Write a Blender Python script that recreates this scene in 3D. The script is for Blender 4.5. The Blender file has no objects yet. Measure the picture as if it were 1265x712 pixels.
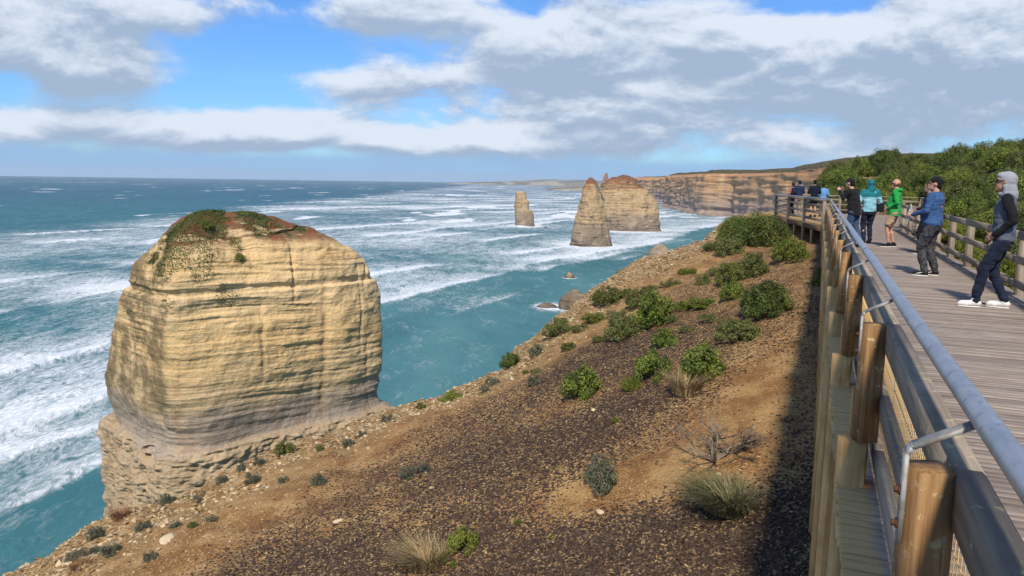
import bpy, bmesh, math, random, time
import numpy as np
from mathutils import Vector, Matrix, Euler

T0 = time.time()
random.seed(7)
rng = np.random.default_rng(7)
SC = bpy.context.scene
COL = SC.collection
R_ = math.radians

# ------------------------------------------------------------------ camera
FPX = 914.0
EYE = 1.6                      # deck is z = 0
PITCH, ROLL = 8.3, 0.91
SEA = -53.4
cam_d = bpy.data.cameras.new('camera')
cam_d.sensor_width = 36.0
cam_d.lens = 36.0 * FPX / 1265.0
cam_d.clip_start = 0.05
cam_d.clip_end = 60000
cam = bpy.data.objects.new('camera', cam_d)
COL.objects.link(cam)
CM = Matrix.Rotation(R_(90 - PITCH), 4, 'X') @ Matrix.Rotation(R_(ROLL), 4, 'Z')
cam.matrix_world = Matrix.Translation((0, 0, EYE)) @ CM
SC.camera = cam
M3 = np.array(CM.to_3x3())

def ray(x, y):
    return M3 @ np.array([(x - 632.5) / FPX, -(y - 356) / FPX, -1.0])
def at_z(x, y, z):
    d = ray(x, y); d = d * (z - EYE) / d[2]; d[2] += EYE
    return d
def at_y(x, y, Y):
    d = ray(x, y); d = d * Y / d[1]; d[2] += EYE
    return d
def azel(x, y):
    d = ray(x, y); d = d / np.linalg.norm(d)
    return math.atan2(d[0], d[1]), math.asin(d[2])

# ------------------------------------------------------------------ render settings
SC.render.engine = 'CYCLES'
SC.view_settings.view_transform = 'Standard'
SC.view_settings.look = 'None'
SC.view_settings.exposure = 0.48
SC.view_settings.gamma = 1.0
SC.cycles.use_denoising = True
SC.cycles.max_bounces = 6
SC.cycles.diffuse_bounces = 3
SC.cycles.glossy_bounces = 3
SC.cycles.transmission_bounces = 4
SC.cycles.transparent_max_bounces = 8
SC.cycles.volume_bounces = 0
SC.cycles.caustics_reflective = False
SC.cycles.caustics_refractive = False

# ------------------------------------------------------------------ node helper
class NT:
    def __init__(s, tree):
        s.t = tree; tree.nodes.clear()
    def n(s, typ, ins=None, **attrs):
        nd = s.t.nodes.new(typ)
        for k, v in attrs.items(): setattr(nd, k, v)
        for k, v in (ins or {}).items():
            sock = nd.inputs[k]
            if isinstance(v, bpy.types.NodeSocket): s.t.links.new(v, sock)
            elif isinstance(v, bpy.types.Node): s.t.links.new(v.outputs[0], sock)
            else: sock.default_value = v
        return nd
    def m(s, op, a, b=0.0, c=None, clamp=False):
        ins = {0: a, 1: b}
        if c is not None: ins[2] = c
        return s.n('ShaderNodeMath', ins, operation=op, use_clamp=clamp).outputs[0]
    def vm(s, op, a, b=(0, 0, 0)):
        return s.n('ShaderNodeVectorMath', {0: a, 1: b}, operation=op).outputs[0]
    def scale3(s, v, k):
        return s.vm('MULTIPLY', v, k)
    def noise(s, vec, scale, detail=4, rough=0.55, dist=0.0):
        return s.n('ShaderNodeTexNoise', {'Vector': vec, 'Scale': scale, 'Detail': detail, 'Roughness': rough, 'Distortion': dist}).outputs[0]
    def voro(s, vec, scale, feature='F1', out=0):
        return s.n('ShaderNodeTexVoronoi', {'Vector': vec, 'Scale': scale}, feature=feature).outputs[out]
    def ss(s, v, a, b, lo=0.0, hi=1.0):
        return s.n('ShaderNodeMapRange', {'Value': v, 'From Min': a, 'From Max': b, 'To Min': lo, 'To Max': hi}, interpolation_type='SMOOTHSTEP').outputs[0]
    def lin(s, v, a, b, lo=0.0, hi=1.0):
        return s.n('ShaderNodeMapRange', {'Value': v, 'From Min': a, 'From Max': b, 'To Min': lo, 'To Max': hi}).outputs[0]
    def mix(s, f, a, b, blend='MIX'):
        nd = s.t.nodes.new('ShaderNodeMix'); nd.data_type = 'RGBA'; nd.blend_type = blend
        for i, v in ((0, f), (6, a), (7, b)):
            sock = nd.inputs[i]
            if isinstance(v, bpy.types.NodeSocket): s.t.links.new(v, sock)
            elif i == 0: sock.default_value = v
            else: sock.default_value = tuple(v) + (1,) if len(v) == 3 else v
        return nd.outputs[2]
    def ramp(s, f, stops, interp='LINEAR'):
        nd = s.n('ShaderNodeValToRGB', {0: f}); r = nd.color_ramp; r.interpolation = interp
        while len(r.elements) < len(stops): r.elements.new(0.5)
        for e, (p, c) in zip(r.elements, stops):
            e.position = p; e.color = tuple(c) + (1,) if len(c) == 3 else c
        return nd.outputs[0]
    def bump(s, h, strength=0.5, dist=0.02):
        return s.n('ShaderNodeBump', {'Height': h, 'Strength': strength, 'Distance': dist}).outputs[0]
    def attr(s, name, out='Fac'):
        return s.n('ShaderNodeAttribute', attribute_name=name).outputs[out]

def material(name):
    m = bpy.data.materials.new(name); m.use_nodes = True
    t = NT(m.node_tree)
    b = t.n('ShaderNodeBsdfPrincipled'); o = t.n('ShaderNodeOutputMaterial', {'Surface': b.outputs[0]})
    return m, t, b
def setp(t, b, **kw):
    names = {'color': 'Base Color', 'rough': 'Roughness', 'normal': 'Normal', 'metal': 'Metallic', 'spec': 'Specular IOR Level', 'sheen': 'Sheen Weight', 'alpha': 'Alpha'}
    for k, v in kw.items():
        s = b.inputs[names[k]]
        if isinstance(v, bpy.types.NodeSocket): t.t.links.new(v, s)
        else: s.default_value = tuple(v) + (1,) if k == 'color' and len(v) == 3 else v

# ------------------------------------------------------------------ sky and sun
SUN_AZ, SUN_EL = 190.0, 46.0       # clockwise from +Y
sun_dir = Vector((math.sin(R_(SUN_AZ)) * math.cos(R_(SUN_EL)), math.cos(R_(SUN_AZ)) * math.cos(R_(SUN_EL)), math.sin(R_(SUN_EL))))
sd = bpy.data.lights.new('sun', 'SUN'); sd.energy = 3.6; sd.angle = R_(4.0); sd.color = (1.0, 0.90, 0.75)
sun = bpy.data.objects.new('sun', sd); COL.objects.link(sun)
sun.rotation_euler = sun_dir.to_track_quat('Z', 'Y').to_euler()

W = bpy.data.worlds.new('World'); SC.world = W; W.use_nodes = True
t = NT(W.node_tree)
SKY_K = 0.13
sky = t.n('ShaderNodeTexSky', sky_type='NISHITA', sun_disc=False)
sky.sun_elevation = R_(SUN_EL); sky.sun_rotation = R_(SUN_AZ)
sky.air_density = 1.0; sky.dust_density = 0.6; sky.ozone_density = 2.0; sky.altitude = 50
D = t.n('ShaderNodeTexCoord').outputs['Generated']
sep = t.n('ShaderNodeSeparateXYZ', {0: D})
az = t.m('ARCTAN2', sep.outputs[0], sep.outputs[1])
el = t.m('ARCSINE', sep.outputs[2])
def sheet(dz):                     # horizontally stretched 3-D noise coordinates
    v = t.vm('ADD', D, (0, 0, dz))
    return t.scale3(v, (1.0, 1.0, 2.2))
def blobs(dz=0.0):
    e = t.m('ADD', el, dz)
    tot = None
    L = [(70, 25, 120, 45, .34), (110, 98, 70, 20, .42), (270, 22, 70, 18, .22), (455, 8, 65, 24, .36), (575, 8, 35, 16, .2), (180, 152, 260, 16, .3), (470, 172, 160, 14, .26),
         (880, 100, 260, 70, .3), (640, 60, 130, 50, .24), (1180, 70, 130, 70, .34), (1010, 60, 160, 40, .2), (400, 98, 60, 14, .26), (430, 128, 50, 16, .15), (150, 75, 60, 20, .2), (300, 172, 300, 14, .2),
         (300, 70, 70, 30, -.38), (330, 118, 95, 12, -.24), (1000, 2, 75, 18, -.4), (560, 148, 80, 14, -.12), (520, 60, 45, 22, -.25), (15, 105, 30, 22, -.3), (330, 40, 40, 14, -.15), (640, 6, 40, 12, -.2), (1000, 150, 40, 14, -.12)]
    for x, y, sx, sy, a in L:
        A, E_ = azel(x, y)
        u = t.m('DIVIDE', t.m('SUBTRACT', az, A), sx / FPX)
        v = t.m('DIVIDE', t.m('SUBTRACT', e, E_), sy / FPX)
        g = t.m('EXPONENT', t.m('MULTIPLY', t.m('ADD', t.m('MULTIPLY', u, u), t.m('MULTIPLY', v, v)), -0.7))
        g = t.m('MULTIPLY', g, a)
        tot = g if tot is None else t.m('ADD', tot, g)
    return tot
def dens(dz=0.0):
    v = sheet(dz)
    n1 = t.m('ADD', t.m('MULTIPLY', t.m('SUBTRACT', t.noise(v, 5.0, 9, 0.60, 0.25), 0.5), 1.35), 0.5)
    return t.m('ADD', n1, blobs(dz)), n1
d0, n0 = dens(0.0)
d1, n1 = dens(0.012)
d2, n2 = dens(0.035)
cover = t.ss(d0, 0.47, 0.73)
lit = t.m('ADD', t.m('MULTIPLY', t.m('SUBTRACT', d0, d1), 2.9), t.m('MULTIPLY', t.m('SUBTRACT', d0, d2), 0.8))
thick = t.ss(d0, 0.55, 1.0)
body = t.noise(sheet(0.0), 6.5, 9, 0.60, 0.35)
lit = t.m('ADD', t.m('ADD', lit, t.m('MULTIPLY', thick, -0.30)), t.m('MULTIPLY', t.m('SUBTRACT', body, 0.12), 1.5))
litf = t.ss(lit, 0.05, 1.0)
cloud = t.mix(litf, (0.265, 0.345, 0.465), (0.54, 0.595, 0.68))
sky_c = t.mix(1.0, sky.outputs[0], (0.34 * SKY_K, 0.56 * SKY_K, 0.86 * SKY_K), 'MULTIPLY')
# thin cirrus veils and the blue-grey bank that lies along the horizon
veil = t.m('MULTIPLY', t.ss(t.noise(t.scale3(D, (2, 2, 9)), 3.0, 5, 0.6, 0.4), 0.46, 0.8), 0.22)
c1 = t.mix(veil, sky_c, (0.45, 0.60, 0.80))
c2 = t.mix(cover, c1, cloud)
bank_e = t.m('ADD', el, t.m('MULTIPLY', t.m('SUBTRACT', t.noise(t.scale3(D, (1, 1, 0.6)), 9.0, 5, 0.6), 0.5), 0.035))
bank = t.m('MULTIPLY', t.ss(bank_e, 0.036, 0.022), t.ss(el, 0.3, 0.02))
c3 = t.mix(t.m('MULTIPLY', bank, 0.85), c2, (0.22, 0.37, 0.58))
c4 = t.mix(1.0, c3, (1 / SKY_K,) * 3, 'MULTIPLY')
bg = t.n('ShaderNodeBackground', {'Color': c4, 'Strength': SKY_K})
t.n('ShaderNodeOutputWorld', {'Surface': bg.outputs[0]})
W.cycles.sampling_method = 'MANUAL'; W.cycles.sample_map_resolution = 1024

# ------------------------------------------------------------------ numpy noise and mesh helpers
def vnoise(P, seed=0):
    P = np.asarray(P, float); I = np.floor(P).astype(np.int64); Fr = P - I
    Fr = Fr * Fr * (3 - 2 * Fr)
    def h(i, j, k):
        n = (i * 374761393 + j * 668265263 + k * 2147483647 + seed * 974634777) & 0xffffffff
        n = ((n ^ (n >> 13)) * 1274126177) & 0xffffffff
        n = ((n ^ (n >> 15)) * 2246822519) & 0xffffffff
        return ((n ^ (n >> 16)) & 0xffffff) / float(0xffffff)
    i, j, k = I[..., 0], I[..., 1], I[..., 2]; fx, fy, fz = Fr[..., 0], Fr[..., 1], Fr[..., 2]
    def L(a, b, f): return a + (b - a) * f
    return L(L(L(h(i, j, k), h(i + 1, j, k), fx), L(h(i, j + 1, k), h(i + 1, j + 1, k), fx), fy),
             L(L(h(i, j, k + 1), h(i + 1, j, k + 1), fx), L(h(i, j + 1, k + 1), h(i + 1, j + 1, k + 1), fx), fy), fz) * 2 - 1
def fbm(P, oct=4, seed=0, gain=0.5, lac=2.03):
    P = np.asarray(P, float); a = 1.0; s = 0.0; tot = 0.0
    for o in range(oct):
        s = s + a * vnoise(P, seed + o * 17); tot += a; a *= gain; P = P * lac + 11.3
    return s / tot
def smooth(x, a, b):
    q = np.clip((x - a) / (b - a), 0, 1); return q * q * (3 - 2 * q)

def mesh_np(name, V, F, mat=None, smooth_sh=False, attrs=None):
    """V (n,3); F (m,3) or (m,4) index array, or list of such arrays."""
    Fs = F if isinstance(F, list) else [F]
    me = bpy.data.meshes.new(name)
    V = np.asarray(V, np.float32); me.vertices.add(len(V)); me.vertices.foreach_set('co', V.ravel())
    loops = np.concatenate([f.ravel() for f in Fs]).astype(np.int32)
    sizes = np.concatenate([np.full(len(f), f.shape[1]) for f in Fs]).astype(np.int32)
    me.loops.add(len(loops)); me.loops.foreach_set('vertex_index', loops)
    me.polygons.add(len(sizes))
    me.polygons.foreach_set('loop_start', np.concatenate([[0], np.cumsum(sizes)[:-1]]).astype(np.int32))
    for k, v in (attrs or {}).items():
        a = me.attributes.new(k, 'FLOAT', 'POINT'); a.data.foreach_set('value', np.asarray(v, np.float32).ravel())
    me.update(calc_edges=True)
    if smooth_sh: me.polygons.foreach_set('use_smooth', np.ones(len(sizes), bool))
    if mat: me.materials.append(mat)
    return me
def grid_faces(nu, nv, wrap_v=False):
    i = np.arange(nu - 1)[:, None]; j = np.arange(nv if wrap_v else nv - 1)[None, :]; j2 = (j + 1) % nv
    return np.stack([(i * nv + j).ravel(), ((i + 1) * nv + j).ravel(), ((i + 1) * nv + j2).ravel(), (i * nv + j2).ravel()], 1)
def link(name, me, parent=None, loc=None, rot=None):
    o = bpy.data.objects.new(name, me); COL.objects.link(o)
    if parent is not None: o.parent = parent
    if loc is not None: o.location = loc
    if rot is not None: o.rotation_euler = rot
    return o
def tag(o, label, cat=None, group=None, kind=None):
    o['label'] = label
    if cat: o['category'] = cat
    if group: o['group'] = group
    if kind: o['kind'] = kind
    return o
def empty(name, loc=(0, 0, 0), rz=0.0):
    o = bpy.data.objects.new(name, None); COL.objects.link(o); o.location = loc; o.rotation_euler = (0, 0, rz)
    o.empty_display_size = 0.1
    return o
def copy_tree(o, parent=None):
    c = o.copy(); COL.objects.link(c); c.parent = parent
    for ch in list(o.children): copy_tree(ch, c)
    return c

class MB:
    """collects boxes, bars and tubes for one mesh"""
    def __init__(s): s.V = []; s.F4 = []; s.n = 0
    def add(s, V, F):
        s.V.append(np.asarray(V, float)); s.F4.append(np.asarray(F) + s.n); s.n += len(V)
    def box(s, c, size, ax=None, chamfer=0.0):
        c = np.asarray(c, float); h = np.asarray(size, float) / 2
        A = np.eye(3) if ax is None else np.asarray(ax, float)       # rows = axes
        k = min(chamfer, h.min() * 0.45)
        if k <= 0:
            L = np.array([[x, y, z] for x in (-1, 1) for y in (-1, 1) for z in (-1, 1)]) * h
            F = [[0, 1, 3, 2], [4, 6, 7, 5], [0, 4, 5, 1], [2, 3, 7, 6], [0, 2, 6, 4], [1, 5, 7, 3]]
            s.add(c + L @ A, F); return s
        # prism along axis 0 with chamfered long edges
        y, z = h[1], h[2]
        ring = np.array([[-y + k, -z], [y - k, -z], [y, -z + k], [y, z - k], [y - k, z], [-y + k, z], [-y, z - k], [-y, -z + k]])
        L = np.concatenate([np.c_[np.full(8, -h[0]), ring], np.c_[np.full(8, h[0]), ring]])
        F = [[i, (i + 1) % 8, 8 + (i + 1) % 8, 8 + i] for i in range(8)]
        for o in (0, 8):
            q = [[o, o + 5, o + 4, o + 1], [o, o + 7, o + 6, o + 5], [o + 1, o + 4, o + 3, o + 2]]
            F += q if o == 0 else [f[::-1] for f in q]
        s.add(c + L @ A, F); return s
    def tube(s, pts, rad, n=8, caps=True):
        pts = np.asarray(pts, float); rad = np.broadcast_to(np.asarray(rad, float), (len(pts),))
        tg = np.gradient(pts, axis=0); tg /= np.linalg.norm(tg, axis=1)[:, None] + 1e-9
        up = np.array([0, 0, 1.0]) if abs(tg[0][2]) < 0.9 else np.array([1.0, 0, 0])
        V = []
        for p, d, r in zip(pts, tg, rad):
            a = np.cross(d, up); a /= np.linalg.norm(a) + 1e-9; b = np.cross(a, d)
            th = np.arange(n) * 2 * math.pi / n
            V.append(p + r * (np.cos(th)[:, None] * a + np.sin(th)[:, None] * b))
        F = grid_faces(len(pts), n, True).tolist()
        V = np.concatenate(V)
        if caps:
            m = len(V); V = np.concatenate([V, pts[:1], pts[-1:]])
            for i in range(n):
                F.append([m, (i + 1) % n, i, m]); e = (len(pts) - 1) * n
                F.append([m + 1, e + i, e + (i + 1) % n, m + 1])
        s.add(V, F); return s
    def build(s, name, mat, parent=None, smooth_sh=False):
        V = np.concatenate(s.V); F = np.concatenate([np.asarray(f).reshape(-1, 4) for f in s.F4])
        tri = F[:, 0] == F[:, 3]
        Fs = []
        if (~tri).any(): Fs.append(F[~tri])
        if tri.any(): Fs.append(F[tri][:, :3])
        return link(name, mesh_np(name, V, Fs, mat, smooth_sh), parent)

# ------------------------------------------------------------------ boardwalk frame (s along, r to the right)
BA = R_(22.3)
U = np.array([math.sin(BA), math.cos(BA), 0.0]); RT = np.array([math.cos(BA), -math.sin(BA), 0.0]); UP = np.array([0, 0, 1.0])
def sr(s, r, z=0.0): return U * s + RT * r + UP * z
AX = np.stack([U, RT, UP])          # box axes: along, right, up
def to_sr(p): return float(np.dot(p, U)), float(np.dot(p, RT))

# ------------------------------------------------------------------ materials
def obj_coord(t): return t.n('ShaderNodeTexCoord').outputs['Object']
def geo_pos(t): return t.n('ShaderNodeNewGeometry').outputs['Position']
def rnd(t): return t.n('ShaderNodeObjectInfo').outputs['Random']

def mat_rock(name, bands, z0, z1, top_soil=None, pale=1.0, veg=0.0, fine=1.0, crust=False):
    """layered limestone: bands = ramp stops over world height z0..z1"""
    m, t, b = material(name)
    P = geo_pos(t); sp = t.n('ShaderNodeSeparateXYZ', {0: P}); z = sp.outputs[2]
    warp = t.m('MULTIPLY', t.m('SUBTRACT', t.noise(P, 0.09, 3), 0.5), (z1 - z0) * 0.10)
    zz = t.m('ADD', z, warp)
    f = t.lin(zz, z0, z1)
    base = t.ramp(f, bands)
    lay = t.noise(t.scale3(P, (0.05, 0.05, 1.5)), 1.0 * fine, 6, 0.68)
    lay2 = t.noise(t.scale3(P, (0.12, 0.12, 5.0)), 1.0 * fine, 4, 0.6)
    blot = t.noise(P, 0.22 * fine, 5, 0.6)
    streak = t.noise(t.scale3(P, (0.45, 0.45, 0.035)), 1.0 * fine, 5, 0.6)
    gate = t.ss(t.noise(P, 0.12 * fine, 4, 0.6), 0.36, 0.62)
    thin = t.m('MULTIPLY', t.ss(t.m('ABSOLUTE', t.m('SUBTRACT', lay, 0.5)), 0.035, 0.0), gate)
    c = t.mix(t.ss(lay, 0.34, 0.52), t.mix(0.12, base, (0.17, 0.10, 0.05)), base)
    c = t.mix(t.m('MULTIPLY', thin, 0.5), c, (0.10, 0.06, 0.032))
    c = t.mix(t.m('MULTIPLY', t.ss(lay2, 0.50, 0.70), 0.30), c, (0.66, 0.54, 0.36))
    c = t.mix(t.m('MULTIPLY', t.ss(streak, 0.52, 0.72), 0.5), c, (0.24, 0.125, 0.05))
    c = t.mix(t.m('MULTIPLY', t.ss(blot, 0.5, 0.75), 0.45), c, (0.62, 0.48, 0.30))
    c = t.mix(t.m('MULTIPLY', t.ss(t.noise(P, 0.6 * fine, 6, 0.68, 0.4), 0.56, 0.72), 0.4), c, (0.20, 0.12, 0.06))
    pit = t.voro(t.scale3(P, (1, 1, 1.8)), 1.5 * fine)
    c = t.mix(t.m('MULTIPLY', t.ss(pit, 0.16, 0.05), 0.45), c, (0.08, 0.05, 0.03))
    if crust:
        gn = t.n('ShaderNodeSeparateXYZ', {0: t.n('ShaderNodeNewGeometry').outputs['Normal']}).outputs
        kx = t.m('MULTIPLY', t.ss(gn[0], 0.05, -0.55), t.ss(z, -33.0, -27.0))
        kk = t.m('MULTIPLY', kx, t.ss(t.noise(P, 0.30, 6, 0.66), 0.34, 0.58))
        c = t.mix(t.m('MULTIPLY', kk, 0.8), c, t.mix(t.ss(t.noise(P, 0.9, 5, 0.6), 0.4, 0.62), (0.15, 0.095, 0.055), (0.085, 0.08, 0.04)))
    if top_soil is not None:
        nz = t.n('ShaderNodeSeparateXYZ', {0: t.n('ShaderNodeNewGeometry').outputs['Normal']}).outputs[2]
        wob = t.m('MULTIPLY', t.m('SUBTRACT', t.noise(P, 0.35, 4), 0.5), 3.0)
        k = t.m('MULTIPLY', t.ss(t.m('ADD', z, wob), top_soil, top_soil + 1.8), t.ss(nz, 0.25, 0.6))
        soil = t.mix(t.ss(t.noise(P, 0.5, 5), 0.4, 0.62), (0.20, 0.075, 0.038), (0.15, 0.10, 0.055))
        if veg > 0:
            soil = t.mix(t.ss(t.noise(P, 0.33, 5), 0.62 - veg * 0.3, 0.7 - veg * 0.3), soil, (0.045, 0.06, 0.02))
        c = t.mix(k, c, soil)
    h = t.m('ADD', t.m('MULTIPLY', t.m('MULTIPLY', lay, gate), 0.45), t.m('ADD', t.m('MULTIPLY', t.noise(P, 1.3 * fine, 8, 0.66), 0.75), t.m('MULTIPLY', t.m('MULTIPLY', lay2, gate), 0.3)))
    setp(t, b, color=c, rough=0.95, spec=0.1, normal=t.bump(h, 1.0, 0.55 / fine))
    return m

GOLD = (0.71, 0.485, 0.225); GOLD2 = (0.75, 0.545, 0.29); OCH = (0.42, 0.26, 0.115); GREY = (0.27, 0.225, 0.185); PALE = (0.44, 0.35, 0.24); RED = (0.24, 0.095, 0.045)
PALE = (0.40, 0.30, 0.19)
M_STACK = mat_rock('limestone_gold', [(0.0, PALE), (0.352, PALE), (0.365, (0.33, 0.27, 0.215)), (0.385, (0.31, 0.255, 0.205)), (0.44, (0.34, 0.275, 0.21)), (0.47, (0.50, 0.37, 0.21)), (0.62, GOLD), (0.76, GOLD2), (0.82, GOLD), (0.9, GOLD2), (1.0, GOLD)], SEA, -1.0, top_soil=-8.3, veg=0.25, crust=True)
M_FARROCK = mat_rock('limestone_far', [(0.0, (0.16, 0.125, 0.095)), (0.09, (0.20, 0.16, 0.12)), (0.28, (0.27, 0.205, 0.14)), (0.36, (0.38, 0.27, 0.15)), (0.72, (0.40, 0.275, 0.145)), (0.9, (0.36, 0.215, 0.10)), (1.0, RED)], SEA, 6.0, top_soil=-7.0, veg=0.1, fine=0.6)
M_CLIFF = mat_rock('limestone_cliff', [(0.0, (0.25, 0.19, 0.165)), (0.2, (0.33, 0.245, 0.20)), (0.45, (0.42, 0.265, 0.15)), (0.7, (0.48, 0.275, 0.13)), (0.88, (0.43, 0.215, 0.095)), (1.0, (0.30, 0.145, 0.07))], SEA, 26.0, top_soil=17.0, veg=0.7, fine=0.35)
M_DARKROCK = mat_rock('wet_rock', [(0, (0.07, 0.055, 0.045)), (0.3, (0.14, 0.11, 0.08)), (1, (0.24, 0.18, 0.12))], SEA, SEA + 14, fine=1.0)

def mat_wood(name, c0, c1, c2, rough=0.85, lichen=0.0, ends=False):
    m, t, b = material(name)
    P = obj_coord(t); r = rnd(t)
    off = t.n('ShaderNodeCombineXYZ', {0: t.m('MULTIPLY', r, 37.0), 1: t.m('MULTIPLY', r, 11.0), 2: t.m('MULTIPLY', r, 23.0)}).outputs[0]
    Q = t.vm('ADD', P, off)
    g = t.noise(t.scale3(Q, (1.2, 26, 26)), 1.6, 5, 0.65, 0.3)     # grain runs along local x
    g2 = t.noise(Q, 3.0, 4, 0.6)
    c = t.mix(t.ss(g, 0.3, 0.7), c0, c1)
    c = t.mix(t.m('MULTIPLY', t.ss(g2, 0.42, 0.72), 0.75), c, c2)
    c = t.mix(0.55, c, t.mix(1.0, c, t.ramp(r, [(0, (0.55, 0.53, 0.52)), (0.5, (1, 1, 1)), (1, (1.45, 1.4, 1.32))]), 'MULTIPLY'))
    if lichen:
        c = t.mix(t.m('MULTIPLY', t.ss(t.noise(Q, 22.0, 4, 0.6), 0.60, 0.68), lichen), c, (0.45, 0.38, 0.20))
    if ends:     # board ends outside the railing: less worn yellow timber, with sunlit gold painted in
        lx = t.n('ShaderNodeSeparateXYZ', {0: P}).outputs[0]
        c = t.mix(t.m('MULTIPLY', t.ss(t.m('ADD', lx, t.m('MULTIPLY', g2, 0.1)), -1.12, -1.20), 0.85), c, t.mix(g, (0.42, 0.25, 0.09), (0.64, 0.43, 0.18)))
    crack = t.ss(t.noise(t.scale3(Q, (0.6, 30, 30)), 2.2, 3, 0.5), 0.68, 0.74)
    c = t.mix(t.m('MULTIPLY', crack, 0.6), c, (0.02, 0.015, 0.012))
    setp(t, b, color=c, rough=rough, spec=0.2, normal=t.bump(t.m('SUBTRACT', g, t.m('MULTIPLY', crack, 1.2)), 0.6, 0.004))
    return m
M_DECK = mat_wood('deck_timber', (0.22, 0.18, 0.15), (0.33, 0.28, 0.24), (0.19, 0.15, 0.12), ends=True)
M_POST = mat_wood('weathered_post_timber', (0.20, 0.105, 0.045), (0.42, 0.25, 0.11), (0.11, 0.058, 0.028), lichen=0.7)
M_RAILT = mat_wood('weathered_rail_timber', (0.20, 0.17, 0.14), (0.32, 0.27, 0.21), (0.16, 0.125, 0.09), lichen=0.8)
M_PILE = mat_wood('yellow_pile_timber', (0.46, 0.265, 0.10), (0.62, 0.40, 0.165), (0.32, 0.17, 0.065))
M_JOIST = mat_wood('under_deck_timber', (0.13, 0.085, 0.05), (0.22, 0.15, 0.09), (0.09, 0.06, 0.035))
M_FENCE = mat_wood('grey_fence_timber', (0.20, 0.165, 0.125), (0.33, 0.27, 0.20), (0.17, 0.125, 0.085), lichen=0.2)
m, t, b = material('galvanised_steel'); P = obj_coord(t)
sc_ = t.noise(t.scale3(P, (1, 1, 1)), 60, 4, 0.6)
hc_ = t.mix(t.ss(t.noise(P, 9, 4), 0.4, 0.7), (0.44, 0.46, 0.49), (0.36, 0.385, 0.42)); hc_ = t.mix(t.m('MULTIPLY', t.ss(t.noise(P, 34, 5, 0.65), 0.56, 0.66), 0.6), hc_, (0.20, 0.19, 0.18))
setp(t, b, color=hc_, metal=0.7, rough=t.lin(sc_, 0.3, 0.7, 0.32, 0.58))
M_STEEL = m
m, t, b = material('dull_zinc'); P = obj_coord(t); setp(t, b, color=t.mix(t.ss(t.noise(P, 25, 4), 0.4, 0.7), (0.34, 0.33, 0.31), (0.22, 0.20, 0.17)), metal=0.3, rough=0.65); M_ZINC = m
m, t, b = material('brass_coloured_wire'); setp(t, b, color=(0.50, 0.33, 0.13), metal=0.35, rough=0.5); M_WIRE = m
m, t, b = material('rusty_bolt'); setp(t, b, color=(0.12, 0.045, 0.02), metal=0.3, rough=0.8); M_RUST = m

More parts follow.
